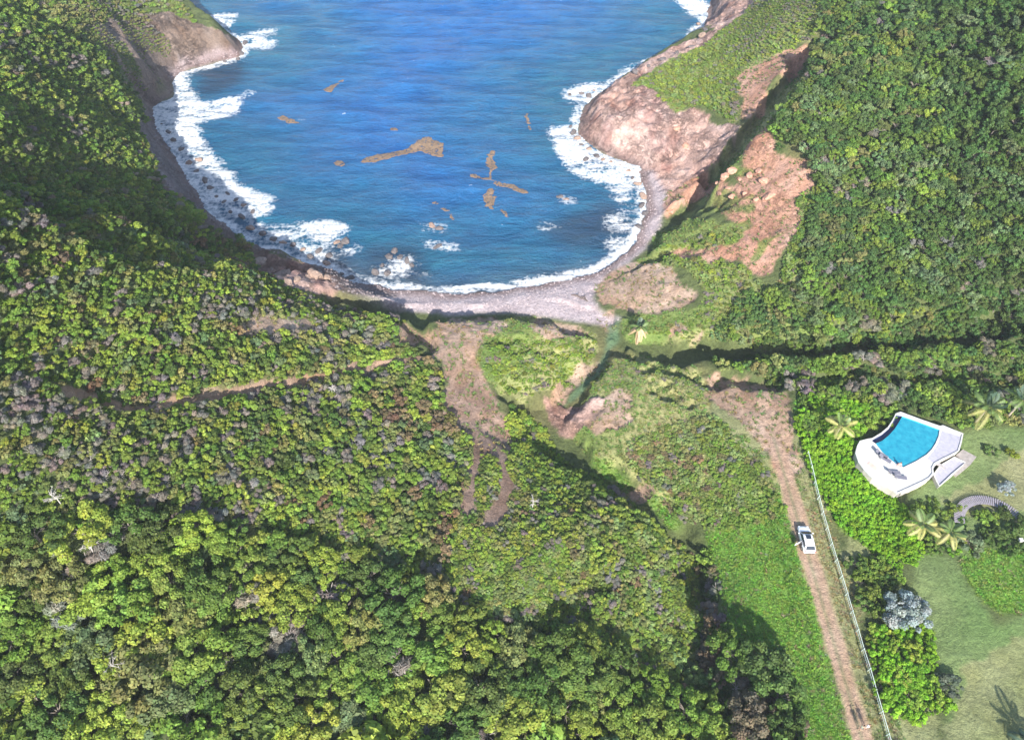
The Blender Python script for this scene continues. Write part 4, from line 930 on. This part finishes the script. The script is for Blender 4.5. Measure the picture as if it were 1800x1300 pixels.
# ------------------------------------------------------------------ palms
MTRUNKP = simple('palm_bark', (.33, .28, .22), .9, .25, 8)
MFR = {'green': simple('palm_green', (.10, .16, .04), .55, .25, 3), 'dark': simple('palm_dark', (.045, .085, .05), .55, .25, 3), 'yellow': simple('palm_yellow', (.30, .29, .09), .6, .25, 3), 'dead': simple('palm_dead', (.62, .42, .25), .8, .2, 3)}
def frond(L, up, droop, width=.27, nleaf=34):
    V = []; F = []
    def P(t): return Vector((L * t * math.cos(up) * (1 - .12 * t), 0, L * (math.sin(up) * t - droop * t * t)))
    for k in range(14):
        a, b = P(k / 14), P((k + 1) / 14); w = .03 * (1 - k / 16); n = len(V)
        V += [a + Vector((0, -w, 0)), a + Vector((0, w, 0)), b + Vector((0, w * .9, 0)), b + Vector((0, -w * .9, 0))]; F.append((n, n + 1, n + 2, n + 3))
    for k in range(nleaf):
        t = .12 + .88 * k / nleaf; a = P(t); d = (P(min(1, t + .05)) - P(t - .05)).normalized(); l = L * width * math.sin(math.pi * min(1, .18 + .8 * t)) ** .6
        for s in (-1, 1):
            tip = a + d * l * .45 + Vector((0, s * l * .85, -l * .45)); w = d * (.028 + .008 * L / 3); n = len(V)
            mid = (a + tip) / 2 + Vector((0, 0, .05)); V += [a, mid - w, tip, mid + w]; F.append((n, n + 1, n + 2, n + 3))
    return V, F
def palm(px, py, h, L, kinds, lab, seed, lean=(0, 0)):
    q = random.Random(seed); b = g1(px, py); e = empty('palm_tree', b, 0, label=lab, cat='palm', group='palms of the cove')
    top = Vector((lean[0], lean[1], h)); mb = MB()
    mb.tube([(0, 0, -.3), top * .3, top * .65 + Vector((-lean[0] * .1, 0, 0)), top], [.24, .17, .14, .13], 9); mb.build('trunk', MTRUNKP, e, True)
    mb = MB()
    for k in range(5):
        a = k * 1.26; c = top + Vector((math.cos(a) * .2, math.sin(a) * .2, -.15)); r = bmesh.ops.create_icosphere(mb.bm, subdivisions=2, radius=.13)['verts']; bmesh.ops.translate(mb.bm, verts=r, vec=c)
    mb.build('coconut_cluster', MFR['yellow'], e, True)
    n = sum(c for _, c, _, _ in kinds); k = 0
    for mname, cnt, up, dr in kinds:
        for i in range(cnt):
            V, F = frond(L * q.uniform(.85, 1.1), R(up) + q.uniform(-.2, .2), dr * q.uniform(.8, 1.2))
            me = np_mesh('frond', [tuple(v) for v in V], F, MFR[mname]); link('frond', me, e, top + Vector((0, 0, .05)), (q.uniform(-.2, .2), 0, 2 * math.pi * i / cnt + q.uniform(-.3, .3) + k * .4))
        k += 1
palm(1120,603,4.6,2.4,[('dark',9,68,.3),('green',5,35,.5),('dead',8,-25,.55)],'beach palm with dark upright crown and hanging orange-brown dead fronds',1)
palm(1466,768,3.2,3.0,[('yellow',7,20,.45),('green',4,55,.35)],'yellowish palm in the hedge left of the pool',2)
palm(1712,745,4.5,3.6,[('yellow',6,0,.45),('green',8,40,.45),('dark',5,65,.3)],'palm with yellow lower fronds behind the right corner of the pool',3)
palm(1768,735,5,3.6,[('green',8,25,.5),('dark',7,55,.35)],'dull green palm at the far right beside the ravine',4)
palm(1607,938,3.0,2.8,[('yellow',7,15,.4),('green',4,50,.35)],'pale yellow palm at the upper end of the lawn',5)
palm(1655,950,2.8,2.5,[('yellow',5,5,.5),('green',6,45,.4)],'small palm with one orange frond at the lawn corner',6)
palm(1806,1312,1.5,2.6,[('dark',9,20,.4),('dark',5,55,.3)],'dark palm at the lower right corner beside the dry lawn',7)

# ------------------------------------------------------------------ silver bushes
for px, py, r, lab, sd in ((1587,1082,3.1,'large silver-grey bush at the edge of the lawn',0), (1768,862,1.5,'small silver-blue bush right of the pool steps',3)):
    p = g1(px, py); e = empty('silver_bush', p, sd, label=lab, cat='bush')
    c = link('crown', BIG[sd], e, (0, 0, r * .15), None, (r, r * .95, r * .85)); c['tint'] = [.27, .325, .33]
    link('trunk', TRK[sd % 4], e, (0, 0, .1), None, (r, r, r))
for px, py, r, tn, lab in ((1700,955,2.0,(.15,.20,.10),'round grey-green shrub at the head of the lawn'), (1665,1205,1.6,(.10,.13,.09),'dusky shrub at the right end of the lower hedge'), (1775,800,1.1,(.17,.22,.02),'yellow-green clipped shrub on the garden right of the pool'), (1740,795,1.2,(.12,.20,.05),'low green shrub on the lawn right of the pool'), (1730,905,1.0,(.17,.24,.03),'small yellow-green shrub at the left end of the boardwalk')):
    p = g1(px, py); e = empty('garden_shrub', p, px % 6, label=lab, cat='shrub')
    c = link('crown', MID[px % 6], e, (0, 0, .05), None, (r, r, r * .9)); c['tint'] = list(tn); link('stems', TRK[px % 4], e, (0, 0, 0), None, (r, r, r))

# ------------------------------------------------------------------ pool and its terraces
DZ = 10.9
def wp(pp, z): x, y = at([p[0] for p in pp], [p[1] for p in pp], z); return list(zip(map(float, x), map(float, y)))
MDECK, t, b = node_mat('white_deck', .7)
br = add(t, 'ShaderNodeTexBrick', Scale=1.0); br.inputs['Color1'].default_value = (.56, .55, .53, 1); br.inputs['Color2'].default_value = (.51, .50, .49, 1); br.inputs['Mortar'].default_value = (.34, .33, .32, 1)
br.inputs['Mortar Size'].default_value = .02; br.inputs['Brick Width'].default_value = .9; br.inputs['Row Height'].default_value = .6; g = t.nodes.new('ShaderNodeNewGeometry'); t.links.new(g.outputs['Position'], br.inputs['Vector'])
t.links.new(mixc(t, mrange(t, noise(t, .8, 5, .7), .45, .7, 0, .35), br.outputs['Color'], (.40, .37, .33)), b.inputs['Base Color']); MTILE = simple('lilac_tiles', (.37, .36, .42), .7, .14, 2.0); MWALL = simple('rendered_wall', (.50, .46, .40), .9, .15, 1.5)
MTROUGH = simple('dark_pool_tiles', (.03, .045, .13), .3, .2, 6)
DECK = [(1582.7,724),(1618,737),(1652,749),(1657,747.5),(1675,755),(1693,762),(1690,778),(1686,792),(1672,800),(1660,806),(1645,815),(1640,824),(1641,834),(1634,842),(1623,848),(1600,858),(1576,868),(1569,862),(1552,851),(1533,841),(1518,826),(1508,812),(1503,797),(1506,784),(1511,775),(1522,772),(1533,770),(1548,761),(1560,751),(1568,739),(1574,727)]
WATER = [(1586,731.5),(1608,739),(1630,747),(1651.5,755),(1650,766),(1645,778),(1638,789),(1628,799),(1610,810),(1588,820.5),(1576,815),(1564,806),(1551,794),(1539,779),(1551,774),(1562,765),(1573,753),(1580,742)]
TROUGH = [(1586,731.5),(1580,742),(1573,753),(1562,765),(1551,774),(1539,779),(1533,775),(1534,772.5),(1548,764),(1561,753),(1569,741),(1575,729.5)]
def ring_fill(mb, loops, z):
    es = []
    for lp in loops:
        v = [mb.bm.verts.new((x, y, z)) for x, y in lp]; es += [mb.bm.edges.new((v[i], v[(i + 1) % len(v)])) for i in range(len(v))]
    bmesh.ops.triangle_fill(mb.bm, edges=es, use_beauty=True)
def skirt(mb, lp, z0, z1):
    n = len(lp); b = [mb.bm.verts.new((x, y, z0)) for x, y in lp]; t = [mb.bm.verts.new((x, y, z1)) for x, y in lp]
    for i in range(n): mb.bm.faces.new((b[i], b[(i + 1) % n], t[(i + 1) % n], t[i]))
def union_outline():      # water + trough share one hole
    return wp(WATER[:9] + WATER[9:14] + TROUGH[6:], DZ)
dk = wp(DECK, DZ); wt = wp(WATER, DZ); hole = union_outline(); tr = wp(TROUGH, DZ)
def centre(p): return (sum(a for a, b in p) / len(p), sum(b for a, b in p) / len(p))
c0 = centre(dk)
pool = empty('swimming_pool', (c0[0], c0[1], 9.0), label='white swimming pool terrace with turquoise fan-shaped pool', cat='swimming pool')
def loc_poly(pl, c=c0): return [(x - c[0], y - c[1]) for x, y in pl]
def inset(pl, d):
    cx_, cy_ = centre(pl); return [(x + (cx_ - x) / max(.1, math.hypot(cx_ - x, cy_ - y)) * d, y + (cy_ - y) / max(.1, math.hypot(cx_ - x, cy_ - y)) * d) for x, y in pl]
O9 = 9.0
mb = MB(); ring_fill(mb, [loc_poly(dk), loc_poly(hole)], DZ - O9); mb.build('deck', MDECK, pool)
mb = MB(); skirt(mb, loc_poly(inset(dk, .06)), 8.0 - O9, DZ - O9 - .12); mb.build('retaining_wall', MWALL, pool)
mb = MB(); lo, li2 = loc_poly(dk), loc_poly(inset(dk, .28)); ring_fill(mb, [lo, li2], DZ - O9 + .12); skirt(mb, lo, DZ - O9 - .14, DZ - O9 + .12); skirt(mb, li2, DZ - O9 - .02, DZ - O9 + .12); mb.build('coping', MDECK, pool)
MBASIN = simple('pool_tiles', (.10, .58, .68), .4, .08, 5)
mb = MB(); skirt(mb, loc_poly(wt), DZ - O9 - 1.5, DZ - O9 - .02); w2 = loc_poly(wt); v = [mb.bm.verts.new((x, y, DZ - O9 - 1.5)) for x, y in w2]; mb.bm.faces.new(v); mb.build('basin', MBASIN, pool)
m, t, b = node_mat('pool_water', .05); b.inputs['IOR'].default_value = 1.33
nn = noise(t, 1.2, 4, .6); t.links.new(mixc(t, mrange(t, nn, .3, .7, 0, 1), (.012, .20, .31), (.03, .30, .40)), b.inputs['Base Color']); bump(t, b, nn, .3, .08); MPW = m
mb = MB(); v = [mb.bm.verts.new((x, y, DZ - O9 - .14)) for x, y in loc_poly(wt)]; mb.bm.faces.new(v); mb.build('water', MPW, pool)
mb = MB(); v = [mb.bm.verts.new((x, y, DZ - O9 - .55)) for x, y in loc_poly(tr)]; mb.bm.faces.new(v); skirt(mb, loc_poly(tr), DZ - O9 - .55, DZ - O9 - .01); mb.build('overflow_trough', MTROUGH, pool)
tiles = wp([(1656,757),(1690,768),(1686,789),(1672,798),(1656,806),(1641,813),(1630,806),(1642,792),(1650,778)], DZ)
mb = MB(); mb.prism(loc_poly(tiles), DZ - O9 - .01, DZ - O9 + .012); mb.build('tiled_sundeck', MTILE, pool)
# lower terrace and steps
TER = wp([(1677,803),(1697,813),(1675,834),(1650,855),(1645,846),(1640,834),(1652,818)], 10.1); c1 = centre(TER)
ter = empty('lower_terrace', (c1[0], c1[1], 9.0), label='small lilac paved terrace with white rim below the pool', cat='terrace')
mb = MB(); mb.prism(loc_poly(TER, c1), -.6, 1.1); mb.build('paving', MTILE, ter)
mb = MB(); lo, li3 = loc_poly(TER, c1), loc_poly(inset(TER, .22), c1); lo = loc_poly(inset(TER, -.03), c1); ring_fill(mb, [lo, li3], 1.25); skirt(mb, lo, .0, 1.25); skirt(mb, li3, 1.0, 1.25); mb.build('rim', MDECK, ter)
mb = MB()
for k in range(3):
    p = wp([(1647 + k * 3, 812 + k * 2.4)], 10.8 - k * .25)[0]; mb.box((p[0] - c1[0], p[1] - c1[1], 1.65 - k * .25), (1.7, .35, .2), rz=-.75)
mb.build('steps', simple('grey_stone', (.35, .33, .33), .85, .2, 3), ter)
PATHP = wp([(1692,790),(1716,803),(1706,816),(1682,836),(1676,832),(1696,814),(1680,800)], 9.75); c2 = centre(PATHP)
mb = MB(); mb.prism(loc_poly(PATHP, c2), -.5, .1)
tag(mb.build('stone_path', simple('path_stone', (.30, .27, .25), .9, .25, 2.5), None, loc=(c2[0], c2[1], 9.75)), kind='structure')
# loungers, towel
MLNG = simple('grey_sling', (.15, .15, .19), .8, .15, 6); MALU = simple('pale_metal', (.6, .6, .6), .4, .05, 5, metal=.4)
def lounger(px, py, ang, lab):
    p = wp([(px, py)], DZ)[0]; e = empty('sun_lounger', (p[0], p[1], DZ + .012), ang, label=lab, cat='sun lounger', group='grey sun loungers on the pool deck')
    MB().box((.2, 0, .32), (1.3, .62, .06), bev=.02).build('seat', MLNG, e); MB().box((-.72, 0, .5), (.72, .62, .06), ry=.55, bev=.02).build('backrest', MLNG, e)
    mb = MB()
    for s in (-.33, .33): mb.box((.1, s, .28), (1.55, .05, .05))
    mb.build('frame', MALU, e)
    for sx in (-.5, .75):
        for s in (-.3, .3): MB().box((sx, s, .135), (.05, .05, .27)).build('leg', MALU, e)
lounger(1549,801,-.75,'grey sun lounger nearest the left edge of the pool'); lounger(1555,808.5,-.75,'second grey lounger by the left pool edge, nearer the camera')
lounger(1571,832,-.1,'upper grey lounger at the lower corner of the deck'); lounger(1582,840.5,-.15,'lower grey lounger at the lower corner of the deck')
p = wp([(1533,818)], DZ)[0]
mb = MB()
for k in range(10): mb.box((k * .14 - .6, 0, .02 + .012 * math.sin(k * 1.3)), (.15, .7, .018))
tag(mb.build('beach_towel', simple('pink_towel', (.75, .42, .36), .9, .1, 4), None, loc=(p[0], p[1], DZ), rz=-.9), 'pink towel spread on the white deck left of the pool', 'towel')

# ------------------------------------------------------------------ curved boardwalk
MPERG = simple('weathered_slats', (.27, .245, .28), .85, .25, 5)
pc = wp([(1749,929)], 9.75)[0]; bz = float(height(pc[0], pc[1] + 4))
perg = empty('boardwalk', (pc[0], pc[1], bz), label='curved boardwalk of grey radial slats arching through the garden at the right edge', cat='boardwalk')
ro, ri = 5.3, 4.1
for rr_ in (ri + .15, ro - .15):
    mb = MB(); mb.tube([(math.cos(R(a)) * rr_, math.sin(R(a)) * rr_, .32) for a in range(12, 172, 5)], .07, 6); mb.build('beam', MPERG, perg)
for k in range(46):
    a = R(14 + k * 3.4); MB().box((math.cos(a) * (ro + ri) / 2, math.sin(a) * (ro + ri) / 2, .43), (ro - ri + .25, .17, .06), rz=a).build('slat', MPERG, perg)
for k in range(6):
    a = R(16 + k * 30)
    for rr_ in (ri + .15, ro - .15): MB().box((math.cos(a) * rr_, math.sin(a) * rr_, .05), (.14, .14, .6), rz=a).build('post', MPERG, perg)
# garden lantern
p = g1(1787, 955); e = empty('garden_lantern', p, 0, label='small white lantern on a post beside the boardwalk beds', cat='lantern')
MB().box((0, 0, .45), (.12, .12, .95)).build('post', MALU, e); MB().box((0, 0, 1.05), (.42, .42, .3), bev=.04).build('lamp_housing', MDECK, e); MB().box((0, 0, 1.24), (.52, .52, .06), bev=.02).build('cap', MDECK, e)

# ------------------------------------------------------------------ fence along the track
MFEN = simple('pale_fence_paint', (.62, .72, .65), .5, .1, 3)
A = wp([(1419,797)], 9.9)[0]; B = wp([(1566,1302)], 9.9)[0]
A = Vector((A[0], A[1], 0)); B = Vector((B[0], B[1], 0)); B = B + (B - A).normalized() * 9
L = (B - A).length; n = int(L / 2.4); dr = (B - A).normalized(); az = math.atan2(dr.y, dr.x)
zs = [float(height(*(A + dr * (L * k / n)).xy)) for k in range(n + 1)]
fen = empty('fence', (A.x, A.y, zs[0]), 0, label='long pale railing fence running straight beside the dirt track', cat='fence')
for k in range(n + 1):
    q = dr * (L * k / n); MB().box((q.x, q.y, zs[k] - zs[0] + .5), (.08, .08, 1.25), rz=az).build('post', MFEN, fen)
for hh, w_ in ((1.0, .06), (.5, .03)):
    mb = MB()
    for k in range(n):
        a = dr * (L * k / n); b_ = dr * (L * (k + 1) / n); za, zb = zs[k] - zs[0] + hh, zs[k + 1] - zs[0] + hh
        c_ = (a + b_) / 2; mb.box((c_.x, c_.y, (za + zb) / 2), (L / n, w_, .05 if w_ > .1 else .07), rz=az, ry=-math.atan2(zb - za, L / n))
    mb.build('rail', MFEN, fen)
mb = MB()
for k in range(n):
    for j in range(1, 8):
        q = dr * (L * (k + j / 8) / n); zz = zs[k] + (zs[k + 1] - zs[k]) * j / 8 - zs[0]; mb.box((q.x, q.y, zz + .6), (.014, .014, .85))
mb.build('wire_panel', MFEN, fen)

# ------------------------------------------------------------------ white car with an open door
MCAR = simple('white_car_paint', (.82, .83, .85), .25, .02, 2); MCAR.node_tree.nodes['Principled BSDF'].inputs['Coat Weight'].default_value = .6
MGLS = simple('car_glass', (.025, .035, .05), .06, .1, 3); MBLK = simple('black_plastic', (.02, .02, .022), .6, .1, 5); MRIM = simple('alloy', (.5, .5, .52), .35, .05, 5, metal=.8)
MLAMP = simple('lamp_glass', (.7, .72, .74), .1, .05, 5); MRED = simple('tail_lamp_red', (.45, .02, .02), .2, .1, 5)
def loft(mb, secs):
    rings = [[mb.bm.verts.new(p) for p in s] for s in secs]
    n = len(rings[0])
    for a, b_ in zip(rings, rings[1:]):
        for i in range(n): mb.bm.faces.new((a[i], a[(i + 1) % n], b_[(i + 1) % n], b_[i]))
    mb.bm.faces.new(rings[0][::-1]); mb.bm.faces.new(rings[-1])
def bsec(y, w, zb, zt, rnd_=.12, zs_=None):
    zs_ = zs_ or (zb + zt) / 2
    return [(-w * .88, y, zb), (-w, y, zb + .12), (-w, y, zs_), (-w * .97, y, zt - rnd_), (-w * .86, y, zt - .02), (0, y, zt + .02), (w * .86, y, zt - .02), (w * .97, y, zt - rnd_), (w, y, zs_), (w, y, zb + .12), (w * .88, y, zb)]
CY = 44.6; CX = 41.65
car = empty('parked_car', (CX, CY, float(height(CX, CY)) + .0), R(-1.5), label='white hatchback parked on the dirt track with a left door open', cat='car')
mb = MB(); loft(mb, [bsec(-2.08, .66, .42, .82), bsec(-2.0, .80, .30, .95), bsec(-1.6, .87, .26, 1.02), bsec(-.9, .89, .24, 1.0), bsec(.3, .89, .24, .98), bsec(.9, .885, .24, .96), bsec(1.3, .87, .25, .90), bsec(1.75, .82, .28, .82), bsec(1.98, .72, .34, .70), bsec(2.05, .6, .42, .62)])
mb.build('body', MCAR, car, True)
mb = MB()
def rsec(y, wb, wt, zb, zt): return [(-wb, y, zb), (-wt, y, zt - .06), (-wt * .85, y, zt), (0, y, zt + .025), (wt * .85, y, zt), (wt, y, zt - .06), (wb, y, zb)]
loft(mb, [rsec(-1.85, .72, .68, .98, 1.02), rsec(-1.45, .76, .62, .98, 1.42), rsec(-.9, .78, .64, .98, 1.50), rsec(-.1, .79, .65, .96, 1.52), rsec(.35, .79, .63, .95, 1.44), rsec(1.0, .77, .70, .93, .97)])
mb.build('roof', MCAR, car, True)
def quadpanel(pts4, name, mat, off=.012, parent=car):
    mb = MB(); v = [mb.bm.verts.new(p) for p in pts4]; f = mb.bm.faces.new(v); f.normal_update()
    me_o = mb.build(name, mat, parent); md = me_o.modifiers.new('t', 'SOLIDIFY'); md.thickness = .02; md.offset = 0; return me_o
quadpanel([(-.72, .98, 1.0), (.72, .98, 1.0), (.56, .38, 1.475), (-.56, .38, 1.475)], 'windscreen', MGLS)
quadpanel([(-.64, -1.84, 1.06), (.64, -1.84, 1.06), (.54, -1.47, 1.45), (-.54, -1.47, 1.45)], 'rear_window', MGLS)
quadpanel([(-.36, .22, 1.556), (.36, .22, 1.556), (.36, -.42, 1.566), (-.36, -.42, 1.566)], 'sunroof', MGLS)
for s in (-1, 1):
    quadpanel([(s * .80, .82, 1.02), (s * .80, -.35, 1.02), (s * .675, -.35, 1.44), (s * .665, .35, 1.39)], 'front_side_window', MGLS)
    quadpanel([(s * .80, -.42, 1.02), (s * .79, -1.5, 1.04), (s * .655, -1.3, 1.39), (s * .675, -.42, 1.44)], 'rear_side_window', MGLS)
    mb = MB(); mb.box((s * .98, .72, 1.02), (.2, .12, .13), bev=.03); mb.build('wing_mirror', MCAR, car)
    mb = MB(); mb.box((s * .60, 1.90, .70), (.26, .12, .12), bev=.03); mb.build('headlight', MLAMP, car)
    mb = MB(); mb.box((s * .70, -2.0, .84), (.16, .12, .22), bev=.03); mb.build('tail_light', MRED, car)
    for y in (1.28, -1.28):
        w_ = empty('wheel', (s * .80, y, .32)); w_.parent = car
        mb = MB(); mb.tube([(-.11, 0, 0), (-.1, 0, 0), (.1, 0, 0), (.11, 0, 0)], [.27, .32, .32, .27], 24); mb.build('tyre', MBLK, w_, True)
        mb = MB(); mb.tube([(-.125, 0, 0), (.125, 0, 0)], .2, 16); mb.build('rim', MRIM, w_)
MB().box((0, -2.09, .48), (1.3, .1, .2), bev=.03).build('rear_bumper', MBLK, car); MB().box((0, 2.04, .46), (1.1, .1, .16), bev=.03).build('grille', MBLK, car)
MB().box((0, -2.09, .72), (.5, .03, .12)).build('number_plate', MDECK, car)
dr_ = empty('door', (-.90, -.42, .3)); dr_.parent = car; dr_.rotation_euler = (0, 0, R(-62))
MB().box((0, -.5, .36), (.09, 1.0, .66), bev=.03).build('door_panel', MCAR, dr_); MB().box((.02, -.48, .92), (.03, .85, .36)).build('door_glass', MGLS, dr_)
quadpanel([(-.905, -.44, .95), (-.905, -1.0, .95), (-.905, -1.0, .36), (-.905, -.44, .36)], 'door_opening', MBLK)

# ------------------------------------------------------------------ people
MSKIN = simple('skin', (.42, .25, .18), .6, .06, 5); MSKIN2 = simple('sun_reddened_skin', (.60, .34, .27), .6, .06, 5); MHAIR = simple('dark_hair', (.03, .02, .015), .7, .2, 20); MHAIRB = simple('brown_hair', (.14, .08, .04), .7, .2, 20)
def skin_mesh(name, joints, bones, mat, parent, sub=2, root=0):
    me = bpy.data.meshes.new(name); me.from_pydata([j[0] for j in joints], bones, []); me.materials.append(mat)
    o = link(name, me, parent); md = o.modifiers.new('skin', 'SKIN'); md.use_smooth_shade = True
    for k, j in enumerate(joints): o.data.skin_vertices[0].data[k].radius = (j[1], j[1] * (j[2] if len(j) > 2 else 1))
    o.data.skin_vertices[0].data[root].use_root = True
    ss = o.modifiers.new('sub', 'SUBSURF'); ss.levels = sub; ss.render_levels = sub
    return o
def person(loc, rz, lab, top_col, bot_col, skin, hair, pose='stand', group=None):
    e = empty('person', loc, rz, label=lab, cat='person', group=group)
    J = []; B = []
    def j(p, r, ky=1): J.append((p, r, ky)); return len(J) - 1
    sit = pose == 'sit'
    hz = .12 if sit else .93
    pel = j((0, 0, hz), .125, .8); wai = j((0, 0, hz + .17), .115, .75); che = j((0, .01, hz + .37), .135, .75); nek = j((0, 0, hz + .52), .05); hd0 = j((0, .02, hz + .60), .075); hd1 = j((0, .03, hz + .70), .095, 1.05); hd2 = j((0, .02, hz + .78), .07)
    B += [(pel, wai), (wai, che), (che, nek), (nek, hd0), (hd0, hd1), (hd1, hd2)]
    for s in (-1, 1):
        hip = j((s * .09, 0, hz - .04), .09); B.append((pel, hip))
        if sit: kn = j((s * .12, .42, hz - .0), .06); an = j((s * .12, .46, hz - .40), .04); ft = j((s * .12, .58, hz - .42), .035)
        else: kn = j((s * .10, .02 + s * .03, .50), .058); an = j((s * .11, -.02, .09), .038); ft = j((s * .12, .14, .04), .035)
        B += [(hip, kn), (kn, an), (an, ft)]
        sh = j((s * .18, 0, hz + .45), .058); el = j((s * .27, -.02 if not sit else -.12, hz + .20), .042); wr = j((s * .29, .06 if not sit else -.2, hz - .03), .026); hn = j((s * .295, .09 if not sit else -.22, hz - .10), .034, .5); B += [(che, sh), (sh, el), (el, wr), (wr, hn)]
        for k, (dx, dl) in enumerate(((-.027, .062), (-.009, .075), (.009, .070), (.027, .055))):
            f1 = j((s * .295 + dx * .4, (.09 if not sit else -.22) + dx, hz - .10 - dl * .6), .0095); f2 = j((s * .295 - s * .012, (.10 if not sit else -.22) + dx, hz - .10 - dl * 1.2), .0075); B += [(hn, f1), (f1, f2)]
        th = j((s * .27, (.13 if not sit else -.18), hz - .12), .010); B.append((wr, th))
    skin_mesh('body', J, B, skin, e)
    # face
    mb = MB(); mb.box((0, .125, hz + .70), (.024, .035, .045), bev=.008); mb.build('nose', skin, e)
    for s in (-1, 1):
        mb = MB(); r = bmesh.ops.create_icosphere(mb.bm, subdivisions=1, radius=.013)['verts']; bmesh.ops.translate(mb.bm, verts=r, vec=(s * .034, .115, hz + .725)); mb.build('eye', MBLK, e)
    mb = MB(); r = bmesh.ops.create_uvsphere(mb.bm, u_segments=14, v_segments=9, radius=.112)['verts']; bmesh.ops.scale(mb.bm, vec=(.95, 1.08, .9), verts=r); bmesh.ops.translate(mb.bm, verts=r, vec=(0, -.005, hz + .755))
    bmesh.ops.delete(mb.bm, geom=[v for v in mb.bm.verts if v.co.z < hz + .70 or (v.co.y > .06 and v.co.z < hz + .78)], context='VERTS'); mb.build('hair', hair, e, True)
    # clothes
    if top_col:
        T = [((0, 0, hz + .02), .145, .85), ((0, 0, hz + .18), .135, .8), ((0, .01, hz + .37), .152, .8), ((0, 0, hz + .49), .07), ((-.185, 0, hz + .44), .075), ((-.235, -.01, hz + .30), .066), ((.185, 0, hz + .44), .075), ((.235, -.01, hz + .30), .066)]
        skin_mesh('shirt', T, [(0, 1), (1, 2), (2, 3), (2, 4), (4, 5), (2, 6), (6, 7)], simple('shirt_cloth', top_col, .9, .05, 6), e)
    if bot_col:
        kx = [(s * .105, (.30 if sit else .01), (hz if sit else .58)) for s in (-1, 1)]
        T = [((0, 0, hz), .142, .85), ((-.092, 0, hz - .05), .108), (kx[0], .085), ((.092, 0, hz - .05), .108), (kx[1], .085)]
        skin_mesh('shorts', T, [(0, 1), (1, 2), (0, 3), (3, 4)], simple('shorts_cloth', bot_col, .9, .05, 6), e)
    return e
p = g1(1520, 1279); person(p, R(200), 'person in a white shirt standing on the lower end of the track', (.82, .80, .82), (.75, .68, .70), MSKIN, MHAIRB, group=None)
p = g1(1510, 1281); person(p, R(170), 'person in grey-green clothes beside the white-shirted one on the track', (.22, .27, .20), (.12, .13, .12), MSKIN, MHAIR)
p = wp([(1580, 818)], DZ)[0]; person((p[0], p[1], DZ - .02), R(-20), 'person with bare pink shoulders sitting on the lower pool edge', None, (.6, .25, .25), MSKIN2, MHAIRB, 'sit')

# ------------------------------------------------------------------ thin haze over the whole cove
hz = MB(); hz.box((0, 900, 58), (2700, 3200, 135)); m = bpy.data.materials.new('haze'); m.use_nodes = True; m.node_tree.nodes.clear()
vo = m.node_tree.nodes.new('ShaderNodeVolumePrincipled'); vo.inputs['Color'].default_value = (.8, .88, 1, 1); vo.inputs['Density'].default_value = HAZE; vo.inputs['Anisotropy'].default_value = 0.0
ou = m.node_tree.nodes.new('ShaderNodeOutputMaterial'); m.node_tree.links.new(vo.outputs[0], ou.inputs['Volume'])
tag(hz.build('haze', m), 'thin pale sea haze hanging over the cove', 'haze', kind='stuff')

# ------------------------------------------------------------------ cobbles on the beach
mc, t, b = node_mat('cobble', .85); a = add(t, 'ShaderNodeAttribute', attribute_name='tint'); a.attribute_type = 'INSTANCER'; t.links.new(a.outputs['Color'], b.inputs['Base Color'])
def cobble(k):
    bm = bmesh.new(); bmesh.ops.create_icosphere(bm, subdivisions=2, radius=1); q = random.Random(k)
    for v in bm.verts: v.co *= 1 + mnoise.noise(v.co * 1.5 + Vector((k * 3, 0, 0))) * .35
    me = bpy.data.meshes.new('cobble'); bm.to_mesh(me); bm.free(); me.materials.append(mc); return me
CB = [cobble(k) for k in range(4)]
r = np.random.RandomState(5); mm = np.maximum(M['pebble'], M['darkshore_shade'] * (SDN < 9)) * (SDN > -.3) * (GX > -100); sel = mm > .4
xs_, ys_ = GX[sel], GY[sel]; n = int(len(xs_) * .5); k = r.randint(0, len(xs_), n); X = xs_[k] + r.uniform(-.3, .3, n); Y = ys_[k] + r.uniform(-.3, .3, n); H = height(X, Y); dk_ = sample(M['darkshore_shade'], X, Y)
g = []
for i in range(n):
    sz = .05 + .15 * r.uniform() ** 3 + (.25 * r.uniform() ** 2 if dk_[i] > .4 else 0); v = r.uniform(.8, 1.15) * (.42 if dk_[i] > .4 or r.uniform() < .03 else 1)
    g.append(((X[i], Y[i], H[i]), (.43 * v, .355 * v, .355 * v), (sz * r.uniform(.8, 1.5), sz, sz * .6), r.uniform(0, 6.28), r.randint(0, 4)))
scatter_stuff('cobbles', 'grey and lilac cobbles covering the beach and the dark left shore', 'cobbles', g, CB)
